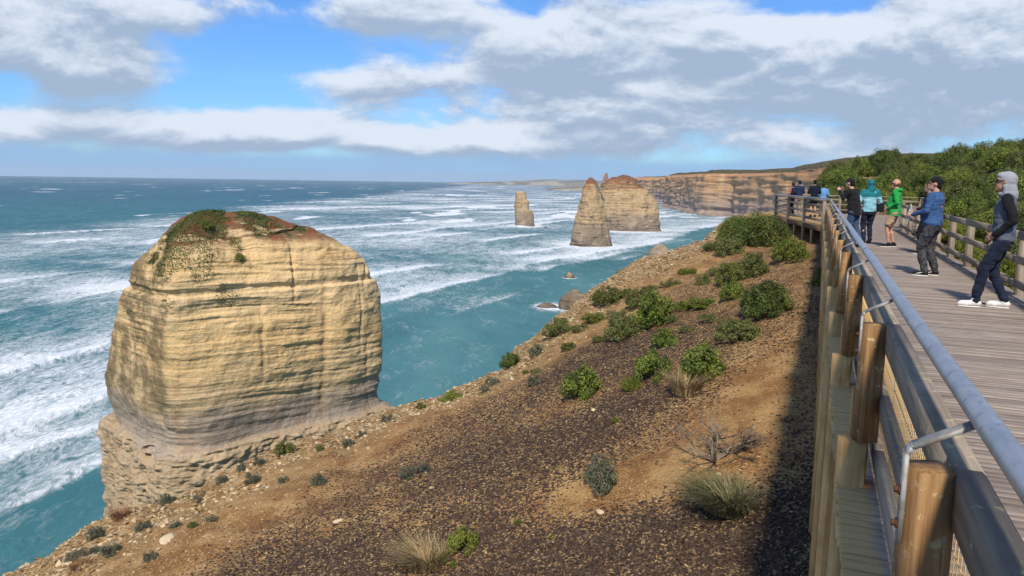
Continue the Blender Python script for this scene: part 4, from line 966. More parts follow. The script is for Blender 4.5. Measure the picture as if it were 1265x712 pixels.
sl(752, 372, 48, 'olive', 'olive scrub on the ochre brow of the slope edge', .5)
sl(690, 415, 46, 'olive', 'broad low olive shrub at the notch of the slope edge', .55)
sl(632, 448, 40, 'dark', 'dark low shrub spilling over the slope edge', .55)
sl(664, 436, 26, 'grey', 'grey cushion shrub between the two edge shrubs', .6)
sl(608, 456, 22, 'grey', 'small grey tuft at the end of the edge shrubs', .6)
sl(559, 490, 34, 'green', 'green creeping shrub hanging on the edge above the sea', .45)
sl(660, 476, 22, 'grey', 'sparse grey sprig on pale rubble')
sl(598, 482, 18, 'grey', 'grey tuft on pale rubble near the creeping shrub')
MG = 'low olive mats on the brow of the slope'
for x, y, w in ((735, 398, 40), (718, 410, 30), (830, 352, 34), (852, 336, 30), (884, 312, 36), (762, 392, 26), (704, 432, 28), (664, 458, 24), (845, 380, 34), (806, 358, 28), (778, 362, 30), (890, 338, 34), (916, 330, 30), (742, 425, 26), (830, 398, 30), (880, 398, 36), (850, 410, 26)):
    sl(x, y, w, random.choice(['low', 'low', 'olive', 'bright']), 'low mat of olive heath on the ochre brow of the slope', .32, MG)
TG = 'grey cushion plants on the rubble edge'
for x, y, w in ((352, 566, 30), (312, 600, 24), (392, 600, 24), (275, 596, 20), (246, 606, 28), (204, 618, 26), (262, 640, 18), (217, 652, 16), (177, 655, 22), (118, 662, 26), (136, 684, 28), (116, 682, 18), (95, 690, 24), (350, 598, 16), (300, 585, 16), (430, 545, 20), (448, 534, 16), (480, 522, 22), (520, 500, 16), (238, 655, 14), (186, 690, 20), (228, 612, 14), (320, 578, 18), (395, 560, 14)):
    sl(x, y, w, random.choice(['grey', 'grey', 'olive']), 'small grey-green cushion plant on the pale rubble near the slope edge', .6, TG)
for x, y, w, lb in ((505, 588, 26, 'silver-grey cushion plant on dark gravel, left of its taller neighbour'), (523, 582, 22, 'taller silver-grey cushion plant of a pair on dark gravel')):
    sl(x, y, w, 'grey', lb, .75)
sl(572, 672, 42, 'green', 'small dark leafy weed beside the dry grass tuft', .75)
GT = 'small green weeds on the gravel'
for x, y, w in ((548, 684, 18), (500, 690, 14), (640, 643, 13), (682, 660, 10), (560, 692, 14), (650, 418, 10), (760, 520, 12)):
    sl(x, y, w, 'bright', 'tiny bright green weed on the gravel', .6, GT)
def tuft(x, y, wpx, h, mats, label, name='grass_tussock', seed=1, **kw):
    p = hit(x, y); k = math.hypot(p[0], p[1]) / FPX; w = wpx * k
    e = link(name, blades_mesh(name, mats, seed, h=1.0, spread=0.9, w=0.011, **kw), None, (p[0], p[1], p[2]), (0, 0, 0)); e.scale = (w, w, h * k)
    return tag(e, label, 'grass')
tuft(528, 688, 52, 44, M_DRY, 'dry straw-coloured grass tuft with weeds growing round it', seed=3, n=700, lean=.8, bias=(-.35, 0))
tuft(898, 628, 62, 56, M_TUSS, 'grey-green grass tussock leaning downhill below the dead shrub', seed=4, n=1300, lean=.85, bias=(-.35, -.1))
tuft(846, 482, 34, 46, M_DRY, 'tall dry tan grass in the middle of the green clump', seed=5, n=520, lean=1.1, bias=(.15, 0))
tuft(150, 645, 22, 22, M_RUSTGRASS, 'russet grass tuft at the slope edge before the stack', seed=6, n=300, lean=.6)
tuft(100, 700, 24, 16, M_RUSTGRASS, 'low russet tuft at the lowest corner of the slope edge', seed=8, n=300, lean=.6)
def dead_shrub(x, y, wpx, hpx, label, seed=2):
    p = hit(x, y); k = math.hypot(p[0], p[1]) / FPX; g2 = np.random.default_rng(seed); mb = MB()
    def grow(o, d, l, r, depth):
        n = 4; pts = [o]; q = d.copy()
        for _ in range(n):
            q = q + g2.normal(0, 0.16, 3); q /= np.linalg.norm(q); pts.append(pts[-1] + q * l / n)
        mb.tube(np.array(pts), np.linspace(r, r * 0.55, n + 1), 5, False)
        if depth > 0:
            for _ in range(3 if depth > 1 else 2):
                i = g2.integers(2, n + 1); nd = q + g2.normal(0, 0.55, 3); nd[2] = abs(nd[2]) * .8; nd /= np.linalg.norm(nd); grow(np.array(pts[i]), nd, l * 0.62, r * 0.55, depth - 1)
    for _ in range(9):
        a = g2.uniform(0, 6.28); d = np.array([math.cos(a) * .75, math.sin(a) * .75, g2.uniform(.35, .9)]); grow(np.array([0, 0, -.02]), d / np.linalg.norm(d), .5, .022, 3)
    o = mb.build('dead_shrub', M_DEAD if seed == 2 else M_TWIG, None, True); o.location = p; o.scale = (wpx * k, wpx * k, hpx * k * 1.2)
    return tag(o, label, 'shrub')
dead_shrub(882, 570, 82, 56, 'bare dead shrub with pale forked branches in the shade', 2)
dead_shrub(905, 560, 60, 50, 'dark leafless twig mass behind the pale dead branches', 3)
for (x, y, w, lb) in ((742, 629, 14, 'small white stone below the grey-green shrub'), (208, 668, 24, 'flat white stone on the rubble slope'), (418, 645, 14, 'pale flat stone on the gravel near the grass tuft')):
    p = hit(x, y); k = math.hypot(p[0], p[1]) / FPX; bmh = bmesh.new(); bmesh.ops.create_icosphere(bmh, subdivisions=3, radius=1.0)
    for v in bmh.verts: v.co *= 1 + 0.3 * float(fbm(np.array([v.co[:]]) * 1.3 + x, 3, 4)[0])
    me = bpy.data.meshes.new('stone'); bmh.to_mesh(me); bmh.free(); me.materials.append(M_RUBBLE); me.attributes.new('tone', 'FLOAT', 'POINT').data.foreach_set('value', np.full(len(me.vertices), 1.0, np.float32))
    o = link('stone', me, None, p, (0, 0, random.uniform(0, 6))); o.scale = (w * k / 2, w * k / 3, w * k / 6); tag(o, lb, 'stone')

# scrub on top of the big stack
def on_stack(x, y):
    o = BIG; d = Vector(ray(x, y)).normalized(); ok, loc, nrm, idx = o.ray_cast(Vector((0, 0, EYE)), d); return loc if ok else None
SG = 'green scrub patches on the stack top'
k_ = 0
for x, y, wpx, kind, lb in ((368, 278, 24, 'dark', 'round dark bush on the rim of the big stack, standing above the sea'), (428, 303, 9, 'dark', 'small dark bush on the seaward shoulder of the big stack'), (412, 292, 10, 'olive', 'tiny olive bush on the sloping rim of the big stack'),
                            (255, 283, 20, 'green', 'rounded green bush in the middle of the scrub carpet on the big stack'), (296, 321, 13, 'green', 'small green bush clinging to the upper face of the big stack')):
    L_ = on_stack(x, y)
    if L_ is None: continue
    w = wpx * L_.y / FPX
    shrub(L_, w, w * .75, kind, lb, None, True, sink=w * .06)
def carpet():
    me = BIG.data; n = len(me.vertices); co = np.empty(n * 3, np.float32); me.vertices.foreach_get('co', co); co = co.reshape(-1, 3); nr = np.empty(n * 3, np.float32); me.vertices.foreach_get('normal', nr); nr = nr.reshape(-1, 3)
    g2 = np.random.default_rng(9); dens_ = np.zeros(n)
    for x, y, rw, k in ((238, 292, 3.2, 1), (258, 278, 2.6, 1), (222, 308, 2.6, .9), (207, 328, 2.0, 1), (242, 326, 3.0, .7), (285, 297, 1.6, .6), (297, 322, 1.0, 1), (312, 272, 2.8, .8), (276, 366, 1.8, .8), (262, 268, 2.6, .8), (190, 320, 1.6, .7), (335, 275, 1.8, .5), (228, 283, 2.2, .8), (160, 390, 2.5, .35), (150, 425, 2.6, .3), (175, 360, 2.0, .4), (205, 378, 1.3, .4)):
        q = on_stack(x, y)
        if q is None: continue
        dd = np.linalg.norm(co - np.array(q), axis=1); dens_ = np.maximum(dens_, k * np.exp(-(dd / rw) ** 2))
    m_ = dens_ + 0.55 * fbm(co * 0.55, 4, 3) + 0.25 * fbm(co * 1.7, 2, 4) > 0.40
    m_ &= dens_ > 0.10
    idx = np.nonzero(m_)[0]
    if len(idx) == 0: return
    pick = g2.choice(idx, 52000); p = co[pick] + g2.normal(0, .14, (len(pick), 3)); nn = nr[pick] + g2.normal(0, .4, p.shape) + (0, -.15, .45); nn /= np.linalg.norm(nn, axis=1)[:, None]
    p = p + nr[pick] * (g2.random(len(pick)) ** 2 * .45)[:, None]
    tz = np.cross(nn, g2.normal(size=p.shape)); tz /= np.linalg.norm(tz, axis=1)[:, None]; bz = np.cross(nn, tz); L = g2.uniform(.10, .24, len(p))[:, None]
    V = np.stack([p - tz * L * .5, p + bz * L * .3, p + tz * L * .5, p - bz * L * .3], 1).reshape(-1, 3); F = np.arange(len(p))[:, None] * 4 + np.arange(4)[None]
    tone = np.clip(.45 + .3 * g2.normal(size=len(p)) + .5 * fbm(p * .5, 3, 8), 0, 1)
    o = link('ground_cover', mesh_np('ground_cover', V, F, L_DARK, False, {'tone': np.repeat(tone, 4)})); o['kind'] = 'stuff'; o['label'] = 'carpet of low green scrub over the shoulder of the big stack'
carpet()
print('plants', round(time.time() - T0, 1))

# ------------------------------------------------------------------ people
def cloth(name, c, c2=None, rough=0.9, scale=14.0, contrast=0.35):
    m, t, b = material(name); P = obj_coord(t)
    c2 = c2 or tuple(v * (1 - contrast) for v in c)
    n = t.noise(P, scale, 4, 0.6); f = t.noise(P, 220, 2, 0.5)
    setp(t, b, color=t.mix(t.ss(n, 0.35, 0.65), c2, c), rough=rough, spec=0.15, sheen=0.05, normal=t.bump(f, 0.25, 0.002)); return m
def skin(name, c):
    m, t, b = material(name); P = obj_coord(t)
    setp(t, b, color=t.mix(t.ss(t.noise(P, 18, 3), 0.4, 0.7), c, (c[0] * .85, c[1] * .72, c[2] * .68)), rough=0.5, spec=0.3); return m
S_FAIR = skin('skin_fair', (0.48, 0.27, 0.19)); S_TAN = skin('skin_tan', (0.38, 0.21, 0.14))
C_BLACK = cloth('black_fabric', (0.014, 0.014, 0.017)); C_WHITE = cloth('white_leather', (0.72, 0.70, 0.66), contrast=.1, rough=.6); C_HAIR = cloth('dark_hair', (0.012, 0.009, 0.007), scale=60)
m, t, b = material('dark_lens'); setp(t, b, color=(0.006, 0.006, 0.007), rough=0.08); M_LENS = m
m, t, b = material('clear_plastic'); b.inputs['Transmission Weight'].default_value = 0.75; b.inputs['IOR'].default_value = 1.2; setp(t, b, color=(0.86, 0.9, 0.93), rough=0.12); M_PLASTIC = m

def cap_prim(mb, p0, p1, r0, r1, n=12):
    p0 = np.asarray(p0, float); p1 = np.asarray(p1, float); d = p1 - p0; l = np.linalg.norm(d) + 1e-6; d = d / l
    th = np.radians([80, 55, 28]); pts, rd = [], []
    for a in th: pts.append(p0 - d * r0 * math.sin(a)); rd.append(r0 * math.cos(a))
    pts += [p0, p1]; rd += [r0, r1]
    for a in th[::-1]: pts.append(p1 + d * r1 * math.sin(a)); rd.append(r1 * math.cos(a))
    mb.tube(pts, rd, n)
def ell_prim(mb, c, r, n=16, yaw=0.0, tilt=0.0):
    ph = np.linspace(-math.pi / 2 + 0.08, math.pi / 2 - 0.08, 11); th = np.linspace(0, 2 * math.pi, n, endpoint=False)
    V = np.array([[math.cos(p) * math.cos(a), math.cos(p) * math.sin(a), math.sin(p)] for p in ph for a in th]) * np.asarray(r)
    V = np.concatenate([V, [[0, 0, -r[2]], [0, 0, r[2]]]]); F = grid_faces(11, n, True)[:, ::-1].tolist(); m_ = 11 * n
    for i in range(n):
        F.append([m_, (i + 1) % n, i, m_]); F.append([m_ + 1, 10 * n + i, 10 * n + (i + 1) % n, m_ + 1])
    Rm = np.array(Euler((0, tilt, yaw)).to_matrix()); mb.add(V @ Rm.T + np.asarray(c), F)
def loft_prim(mb, rows, n=20):
    """rows: (x, y, z, rx, ry)"""
    th = np.linspace(0, 2 * math.pi, n, endpoint=False); V = []
    for x, y, z, rx, ry in rows:
        V.append(np.stack([x + rx * np.sign(np.cos(th)) * np.abs(np.cos(th)) ** .85, y + ry * np.sign(np.sin(th)) * np.abs(np.sin(th)) ** .85, np.full(n, z)], -1))
    V = np.concatenate(V + [[rows[0][:3]], [rows[-1][:3]]]); k = len(rows); F = grid_faces(k, n, True).tolist(); m_ = k * n
    for i in range(n):
        F.append([m_, (i + 1) % n, i, m_]); F.append([m_ + 1, (k - 1) * n + i, (k - 1) * n + (i + 1) % n, m_ + 1])
    mb.add(V, F)
def solid(mb, name, mat, voxel, sm=4, wrinkle=0.0, seed=0, parent=None):
    o = mb.build('tmp_' + name, mat); r = o.modifiers.new('r', 'REMESH'); r.mode = 'VOXEL'; r.voxel_size = voxel; r.use_smooth_shade = True
    s_ = o.modifiers.new('s', 'SMOOTH'); s_.factor = 0.5; s_.iterations = sm
    dg = bpy.context.evaluated_depsgraph_get(); me = bpy.data.meshes.new_from_object(o.evaluated_get(dg)); old = o.data
    bpy.data.objects.remove(o); bpy.data.meshes.remove(old); me.name = name
    if wrinkle:
        n = len(me.vertices); co = np.empty(n * 3, np.float32); me.vertices.foreach_get('co', co); co = co.reshape(-1, 3); nr = np.empty(n * 3, np.float32); me.vertices.foreach_get('normal', nr); nr = nr.reshape(-1, 3)
        d = fbm(co * np.array([9, 9, 17.0]) + seed, 3, seed) + 0.7 * np.abs(vnoise(co * np.array([6, 6, 22.0]) + seed, seed + 3)) - .35
        co = co + nr * (d * wrinkle)[:, None]; me.vertices.foreach_set('co', co.astype(np.float32).ravel()); me.update()
    if not me.materials: me.materials.append(mat)
    me.polygons.foreach_set('use_smooth', np.ones(len(me.polygons), bool))
    return link(name, me, parent)

def hand_prim(mb, wrist, d, up, side, curl=0.5):
    """palm with four fingers and a thumb; d = pointing direction, up = back of the hand, side = +1/-1 thumb side"""
    d = np.asarray(d, float); d /= np.linalg.norm(d); up = np.asarray(up, float); up = up - d * (up @ d); up /= np.linalg.norm(up); s_ = np.cross(d, up) * side
    w = np.asarray(wrist, float)
    for k in (-.028, -.010, .009, .027): cap_prim(mb, w + d * .01 + s_ * k * .7, w + d * .085 + s_ * k, .014, .013, 8)
    for k, l in ((-.030, .058), (-.0105, .072), (.0095, .078), (.029, .070)):
        p = w + d * .088 + s_ * k; q = p + (d * math.cos(curl * .8) - up * math.sin(curl * .8)) * l * .5; e = q + (d * math.cos(curl * 1.9) - up * math.sin(curl * 1.9)) * l * .5
        cap_prim(mb, p, q, .0092, .0085, 8); cap_prim(mb, q, e, .0085, .0072, 8)
    p = w + d * .028 + s_ * .028; q = p + (d * .6 + s_ * .7 - up * .25) * .042; e = q + (d * .9 + s_ * .15 - up * .3) * .034
    cap_prim(mb, p, q, .0125, .011, 8); cap_prim(mb, q, e, .0105, .008, 8)

def person(loc, az, H, S, label):
    vx = S.get('voxel', 0.0085); k = H / 1.75; mbx = MB()
    sh = S.get('stout', 1.0); ln = S.get('lean', 0.0); hy = S.get('head_yaw', 0.0)
    feet = S['feet']; arms = S['arms']           # feet L,R: (x, y, lift); arms L,R: (elbow, hand)
    hipz = S.get('hipz', 0.91); hx = -0.01
    def tor(z): return hx + ln * (z - hipz)
    hips = [np.array([hx, .092, hipz]), np.array([hx, -.092, hipz])]
    knees, ankles = [], []
    for i, (fx, fy, lift) in enumerate(feet):
        an = np.array([fx, fy, .085 + lift]); h_ = hips[i]; mid = (an + h_) / 2; l = np.linalg.norm(h_ - an); bend = math.sqrt(max(0.0, .425 ** 2 - (l / 2) ** 2)) if l < .85 else 0.0
        knees.append(mid + np.array([bend + .012, 0, .02])); ankles.append(an)
    shz = 1.43; sx = tor(shz)
    shl = [np.array([sx, .185 * sh, shz]), np.array([sx, -.185 * sh, shz])]
    hc = np.array([tor(1.62) + S.get('head_fwd', .03), 0, 1.625])
    # ---- body: one continuous mesh
    loft_prim(mbx, [(tor(.86), 0, .86, .09, .14), (tor(.95), 0, .95, .10 * sh, .155 * sh), (tor(1.08), 0, 1.08, .095 * sh, .135 * sh), (tor(1.25), 0, 1.25, .105 * sh, .15 * sh), (tor(1.38), 0, 1.38, .095, .16), (tor(1.46), 0, 1.46, .06, .10)])
    cap_prim(mbx, (tor(1.42), 0, 1.42), hc + (-.02, 0, -.06), .058, .052)
    cy, sy = math.cos(hy), math.sin(hy)
    def hp(x, y, z): return hc + np.array([x * cy - y * sy, x * sy + y * cy, z])
    ell_prim(mbx, hp(-.012, 0, .02), (.098, .078, .105), yaw=hy); ell_prim(mbx, hp(.022, 0, -.05), (.070, .058, .072), yaw=hy)
    cap_prim(mbx, hp(.082, 0, .022), hp(.108, 0, -.022), .011, .014, 8); ell_prim(mbx, hp(.070, 0, -.092), (.028, .03, .02), yaw=hy)
    cap_prim(mbx, hp(.078, -.02, -.062), hp(.078, .02, -.062), .011, .011, 8); cap_prim(mbx, hp(.072, -.045, .04), hp(.072, .045, .04), .014, .014, 8)
    for q in (-1, 1): ell_prim(mbx, hp(-.012, q * .08, -.005), (.022, .012, .032), yaw=hy + q * .3)
    for i in range(2):
        e_, h_ = np.array(arms[i][0], float), np.array(arms[i][1], float)
        cap_prim(mbx, shl[i], e_, .048, .038); cap_prim(mbx, e_, h_, .037, .026)
        hd = (h_ - e_) / np.linalg.norm(h_ - e_); hd = np.asarray(arms[i][2], float) if len(arms[i]) > 2 else hd
        hand_prim(mbx, h_, hd, arms[i][3] if len(arms[i]) > 3 else (0, (1, -1)[i] * .8, .4), (1, -1)[i], S.get('curl', .55))
        cap_prim(mbx, hips[i], knees[i], .074, .048); cap_prim(mbx, knees[i], ankles[i], .048, .034)
        cap_prim(mbx, knees[i] * .62 + ankles[i] * .38 + (-.018, 0, 0), knees[i] * .4 + ankles[i] * .6 + (-.008, 0, 0), .05, .04)
        fy_ = S.get('toe', (.12, -.12))[i]; fd = np.array([math.cos(fy_), math.sin(fy_), 0])
        cap_prim(mbx, ankles[i] + (0, 0, -.04), ankles[i] + fd * .12 + (0, 0, -.055), .036, .026)
    body = solid(mbx, 'person', S['skin'], vx, 3)
    body.location = loc; body.rotation_euler = (0, 0, math.pi / 2 - az); body.scale = (k, k, k)
    tag(body, label, 'person', S.get('group'))
    vc = max(vx, .011); sd_ = S.get('seed', 1)
    # ---- trousers
    m_ = MB(); short = S.get('shorts', False); g_ = S.get('loose', 1.0)
    loft_prim(m_, [(tor(.84), 0, .80, .10, .15), (tor(.88), 0, .88, .122 * sh, .178 * sh), (tor(.95), 0, .95, .125 * sh, .175 * sh), (tor(1.02), 0, 1.02, .118 * sh, .162 * sh)])
    for i in range(2):
        if short:
            kn = hips[i] * .22 + knees[i] * .78; cap_prim(m_, hips[i] + (0, 0, -.02), kn, .098 * g_, .088 * g_)
        else:
            cap_prim(m_, hips[i] + (0, 0, -.02), knees[i], .102 * g_, .078 * g_); cap_prim(m_, knees[i], ankles[i] + (-.006, 0, .015), .078 * g_, .060 * g_)
    solid(m_, 'shorts' if short else 'trousers', S['trousers'], vc, 3, .017, sd_, body)
    # ---- jacket with sleeves
    m_ = MB(); hem = S.get('hem', .86); bl = S.get('belly', 0.0)
    loft_prim(m_, [(tor(hem), 0, hem, .128 * sh, .182 * sh), (tor(.98) + bl * .5, 0, .98, .135 * sh + bl * .4, .180 * sh), (tor(1.1) + bl, 0, 1.10, .130 * sh + bl * .6, .168 * sh), (tor(1.25) + bl * .5, 0, 1.25, .132 * sh, .182 * sh), (tor(1.37), 0, 1.37, .118 * sh, .185 * sh), (tor(1.45), 0, 1.45, .085, .14), (tor(1.495) + .005, 0, 1.495, .068, .078)])
    ms = MB() if 'sleeve' in S else m_
    for i in range(2):
        e_, h_ = np.array(arms[i][0], float), np.array(arms[i][1], float); w_ = h_ + (e_ - h_) * .06
        cap_prim(ms, shl[i] + (0, 0, -.015), e_, .074, .060); cap_prim(ms, e_, w_, .059, .043)
    solid(m_, 'jacket', S['jacket'], vc, 4, .018, sd_ + 5, body)
    if 'sleeve' in S: solid(ms, 'sleeves', S['sleeve'], vc, 3, .012, sd_ + 6, body)
    if 'yoke' in S:
        m_ = MB(); loft_prim(m_, [(tor(1.28), 0, 1.28, .136 * sh, .192 * sh), (tor(1.37), 0, 1.37, .125 * sh, .196 * sh), (tor(1.45), 0, 1.45, .092, .150), (tor(1.50), 0, 1.50, .075, .085)])
        for i in range(2): cap_prim(m_, shl[i] + (0, 0, -.015), shl[i] * .6 + np.array(arms[i][0]) * .4, .079, .073)
        solid(m_, 'shoulder_yoke', S['yoke'], vc, 3, .008, sd_ + 7, body)
    # ---- shoes
    for i in range(2):
        fy_ = S.get('toe', (.12, -.12))[i]; fd = np.array([math.cos(fy_), math.sin(fy_), 0]); sd2 = np.array([-fd[1], fd[0], 0]); a = ankles[i] + (0, 0, -.085); m_ = MB()
        cap_prim(m_, a - fd * .035 + (0, 0, .05), a + fd * .15 + (0, 0, .042), .044, .038); cap_prim(m_, a + (0, 0, .06), a + (0, 0, .095), .046, .045)
        cap_prim(m_, a + fd * .10 + sd2 * .012 + (0, 0, .036), a + fd * .165 + (0, 0, .034), .04, .034)
        so_ = solid(m_, 'shoe', S['shoe'], .009, 3, 0, 0, body)
        m_ = MB(); loft_prim(m_, [(0, 0, 0.0, .135, .044), (0, 0, .022, .138, .046)], 18); V = m_.V[0]; Rm = np.array(Matrix.Rotation(fy_, 3, 'Z')); m_.V[0] = V @ Rm.T + a + fd * .065 + (0, 0, .002)
        m_.build('sole', S['sole'], so_)
        if S.get('stripe'):
            m_ = MB(); q = (1, -1)[i]
            for sg in (1, -1):
                pts = [a + fd * (.13 - .03 * j) + sd2 * sg * .0445 * (1 - .1 * (j - 2) ** 2 * .2) + (0, 0, .030 + .010 * j) for j in range(5)]; m_.tube(pts, [.004, .008, .010, .008, .004], 6)
            m_.build('side_stripe', C_WHITE, so_, True)
    # ---- headwear, hair, glasses
    if 'hood' in S:
        m_ = MB(); ell_prim(m_, hp(-.034, 0, .026), (.106, .094, .112), yaw=hy); cap_prim(m_, hp(-.048, 0, -.04), (tor(1.46) - .035, 0, 1.46), .082, .088); ell_prim(m_, hp(.022, 0, .078), (.074, .074, .052), yaw=hy); cap_prim(m_, (tor(1.48) + .02, .06, 1.47), hp(-.01, .07, -.05), .034, .03); cap_prim(m_, (tor(1.48) + .02, -.06, 1.47), hp(-.01, -.07, -.05), .034, .03); ell_prim(m_, (tor(1.48) + .02, 0, 1.475), (.085, .085, .04))
        solid(m_, 'hood', S['hood'], vc, 3, .007, sd_ + 9, body)
    if S.get('folded_hood'):
        m_ = MB(); ell_prim(m_, (tor(1.47) - .075, 0, 1.47), (.07, .115, .055)); cap_prim(m_, (tor(1.5) - .03, .085, 1.485), (tor(1.47) + .05, .06, 1.46), .034, .026); cap_prim(m_, (tor(1.5) - .03, -.085, 1.485), (tor(1.47) + .05, -.06, 1.46), .034, .026)
        solid(m_, 'folded_hood', S['jacket'], vc, 3, .006, sd_ + 2, body)
    if 'hair' in S:
        m_ = MB(); ell_prim(m_, hp(-.022, 0, .038), (.099, .084, .098), yaw=hy); ell_prim(m_, hp(-.055, 0, -.02), (.06, .074, .08), yaw=hy); solid(m_, 'hair', S['hair'], vc, 2, .004, sd_, body)
    if 'fringe' in S:
        m_ = MB()
        for a in np.linspace(1.1, 2 * math.pi - 1.1, 12): ell_prim(m_, hp(-.012 + .094 * math.cos(a), .077 * math.sin(a), -.012), (.018, .018, .034))
        solid(m_, 'hair', S['fringe'], .009, 2, .002, sd_, body)
    if 'cap' in S:
        m_ = MB(); ell_prim(m_, hp(-.012, 0, .055), (.108, .090, .080), yaw=hy); ell_prim(m_, hp(-.04, 0, .02), (.078, .084, .06), yaw=hy)
        cd = S.get('brim', 1); cap_prim(m_, hp(cd * .07, -.04, .048), hp(cd * .07, .04, .048), .016, .016); cap_prim(m_, hp(cd * .12, -.025, .042), hp(cd * .12, .025, .042), .014, .014); cap_prim(m_, hp(cd * .09, 0, .046), hp(cd * .145, 0, .040), .02, .014)
        solid(m_, 'cap', S['cap'], .010, 2, .002, sd_, body)
    if S.get('glasses'):
        m_ = MB()
        for q in (-1, 1): ell_prim(m_, hp(.090, q * .034, .012), (.012, .030, .022), 12, yaw=hy + q * .25); cap_prim(m_, hp(.080, q * .062, .018), hp(-.01, q * .083, .016), .005, .005, 6)
        cap_prim(m_, hp(.096, -.012, .018), hp(.096, .012, .018), .005, .005, 6); m_.build('sunglasses', M_LENS, body, True)
    return body

def wpos(body_loc, az, H, p):
    k = H / 1.75; a = math.pi / 2 - az; return np.array([body_loc[0] + k * (p[0] * math.cos(a) - p[1] * math.sin(a)), body_loc[1] + k * (p[0] * math.sin(a) + p[1] * math.cos(a)), body_loc[2] + k * p[2]])
def bottle(p, label, tilt=0.3):
    mb = MB(); mb.tube([(0, 0, 0), (0, 0, .006), (0, 0, .05), (0, 0, .06), (0, 0, .13), (0, 0, .165), (0, 0, .185)], [.028, .033, .033, .030, .033, .014, .013], 14)
    o = mb.build('water_bottle', M_PLASTIC, None, True); o.location = p; o.rotation_euler = (tilt, 0, .4); mb = MB(); mb.tube([(0, 0, .184), (0, 0, .203)], .0155, 12); mb.build('cap', C_WHITE, o); tag(o, label, 'bottle')

C_JEANS = cloth('dark_denim', (0.016, 0.022, 0.045), scale=9); C_BLUEJ = cloth('blue_denim', (0.05, 0.085, 0.16), scale=9)
p1 = at_z(1229, 381, 0)
person((p1[0], p1[1], 0.004), R_(-58), 1.80, dict(skin=S_TAN, feet=((.23, .07, 0), (-.09, -.09, 0)), hipz=.895, arms=((( -.09, .24, 1.15), (.10, .17, .95), (.7, -.5, -.5), (0, 1, .2)), ((-.10, -.25, 1.15), (.09, -.185, .93), (.7, .4, -.6), (0, -1, .2))),
       jacket=cloth('slate_sweat', (0.095, 0.112, 0.145), contrast=.2), sleeve=C_BLACK, trousers=C_JEANS, hood=cloth('heather_grey', (0.30, 0.31, 0.34), contrast=.2, scale=90), shoe=C_WHITE, sole=C_WHITE, glasses=True, hem=.88, loose=.98, lean=.02, head_fwd=.04, seed=11),
       'person in pale grey hood and slate sweatshirt, hands in pocket, white shoes')
p2 = at_z(1146, 341, 0); a2 = R_(-42)
person((p2[0], p2[1], 0.004), a2, 1.77, dict(skin=S_FAIR, stout=1.12, feet=((.03, .12, 0), (-.06, -.13, 0)), arms=(((.02, .27, 1.16), (.28, .17, 1.08), (1, -.2, .05), (0, .9, .5)), ((.03, -.28, 1.15), (.29, -.15, 1.10), (1, .25, .1), (0, -.9, .5))),
       jacket=cloth('royal_blue_fleece', (0.042, 0.10, 0.235), contrast=.25), trousers=cloth('dark_camouflage', (0.075, 0.075, 0.08), (0.016, 0.016, 0.019), scale=11), hair=C_HAIR, cap=C_BLACK, brim=-1, shoe=C_BLACK, sole=C_WHITE, stripe=True, hem=.90, belly=.05, loose=1.08, curl=.9, head_yaw=.25, seed=21),
       'person in royal blue sweatshirt and dark camouflage trousers holding a water bottle')
q = wpos(p2, a2, 1.77, (.40, .10, 1.02)); bottle((q[0], q[1], q[2] - .05), 'clear plastic water bottle held low by the person in blue', .2)
q = wpos(p2, a2, 1.77, (.40, -.09, 1.06)); bottle((q[0], q[1], q[2]), 'clear plastic water bottle held upright by the person in blue', -.15)
p3 = at_z(1101, 305.5, 0)
person((p3[0], p3[1], 0.004), R_(-55), 1.78, dict(skin=S_FAIR, stout=1.08, feet=((.06, .08, 0), (-.03, -.09, 0)), arms=(((-.09, .26, 1.15), (.14, .17, 1.0), (.8, -.5, -.3), (0, 1, .2)), ((-.09, -.27, 1.15), (.13, -.18, .99), (.8, .5, -.3), (0, -1, .2))),
       jacket=cloth('bright_green_hoodie', (0.02, 0.33, 0.065), contrast=.25), folded_hood=True, trousers=cloth('khaki_cotton', (0.42, 0.29, 0.19), contrast=.2), shorts=True, fringe=cloth('auburn_hair', (0.16, 0.07, 0.035), scale=60), glasses=True, shoe=C_BLACK, sole=C_WHITE, hem=.80, belly=.05, loose=1.1, seed=31),
       'balding person in bright green hooded jacket and khaki shorts')
p4 = at_z(1070, 301, 0)
b4 = person((p4[0], p4[1], 0.004), R_(4), 1.76, dict(skin=S_FAIR, feet=((-.02, .09, 0), (.02, -.09, 0)), arms=(((-.02, .28, 1.15), (.16, .20, .99)), ((-.03, -.28, 1.15), (.15, -.21, .98))),
       jacket=cloth('pale_cyan_shell', (0.24, 0.50, 0.57), contrast=.15), yoke=cloth('teal_shell', (0.015, 0.16, 0.185), contrast=.2), hood=cloth('teal_hood', (0.012, 0.15, 0.175), contrast=.2), trousers=C_JEANS, shoe=C_BLACK, sole=C_BLACK, hem=.88, seed=41),
       'person seen from behind in teal hood and pale cyan jacket, dark trousers')
mb = MB(); loft_prim(mb, [(0, 0, 0, .05, .08), (0, 0, .03, .07, .105), (0, 0, .22, .065, .10), (0, 0, .26, .045, .08)]); sb = solid(mb, 'shoulder_bag', C_BLACK, .011, 3, .006, 4)
q = wpos(p4, R_(4), 1.76, (.02, -.30, .88)); sb.location = q; sb.rotation_euler = (0, 0, 1.4); tag(sb, 'black shoulder bag hanging at the hip of the person in teal', 'bag')
mb = MB(); mb.tube([(0, -.04, .25), (.03, .05, .42), (.02, .16, .58)], .012, 6); mb.build('strap', C_BLACK, sb)
p5 = sr(21.3, 0.86); a5 = R_(-40)
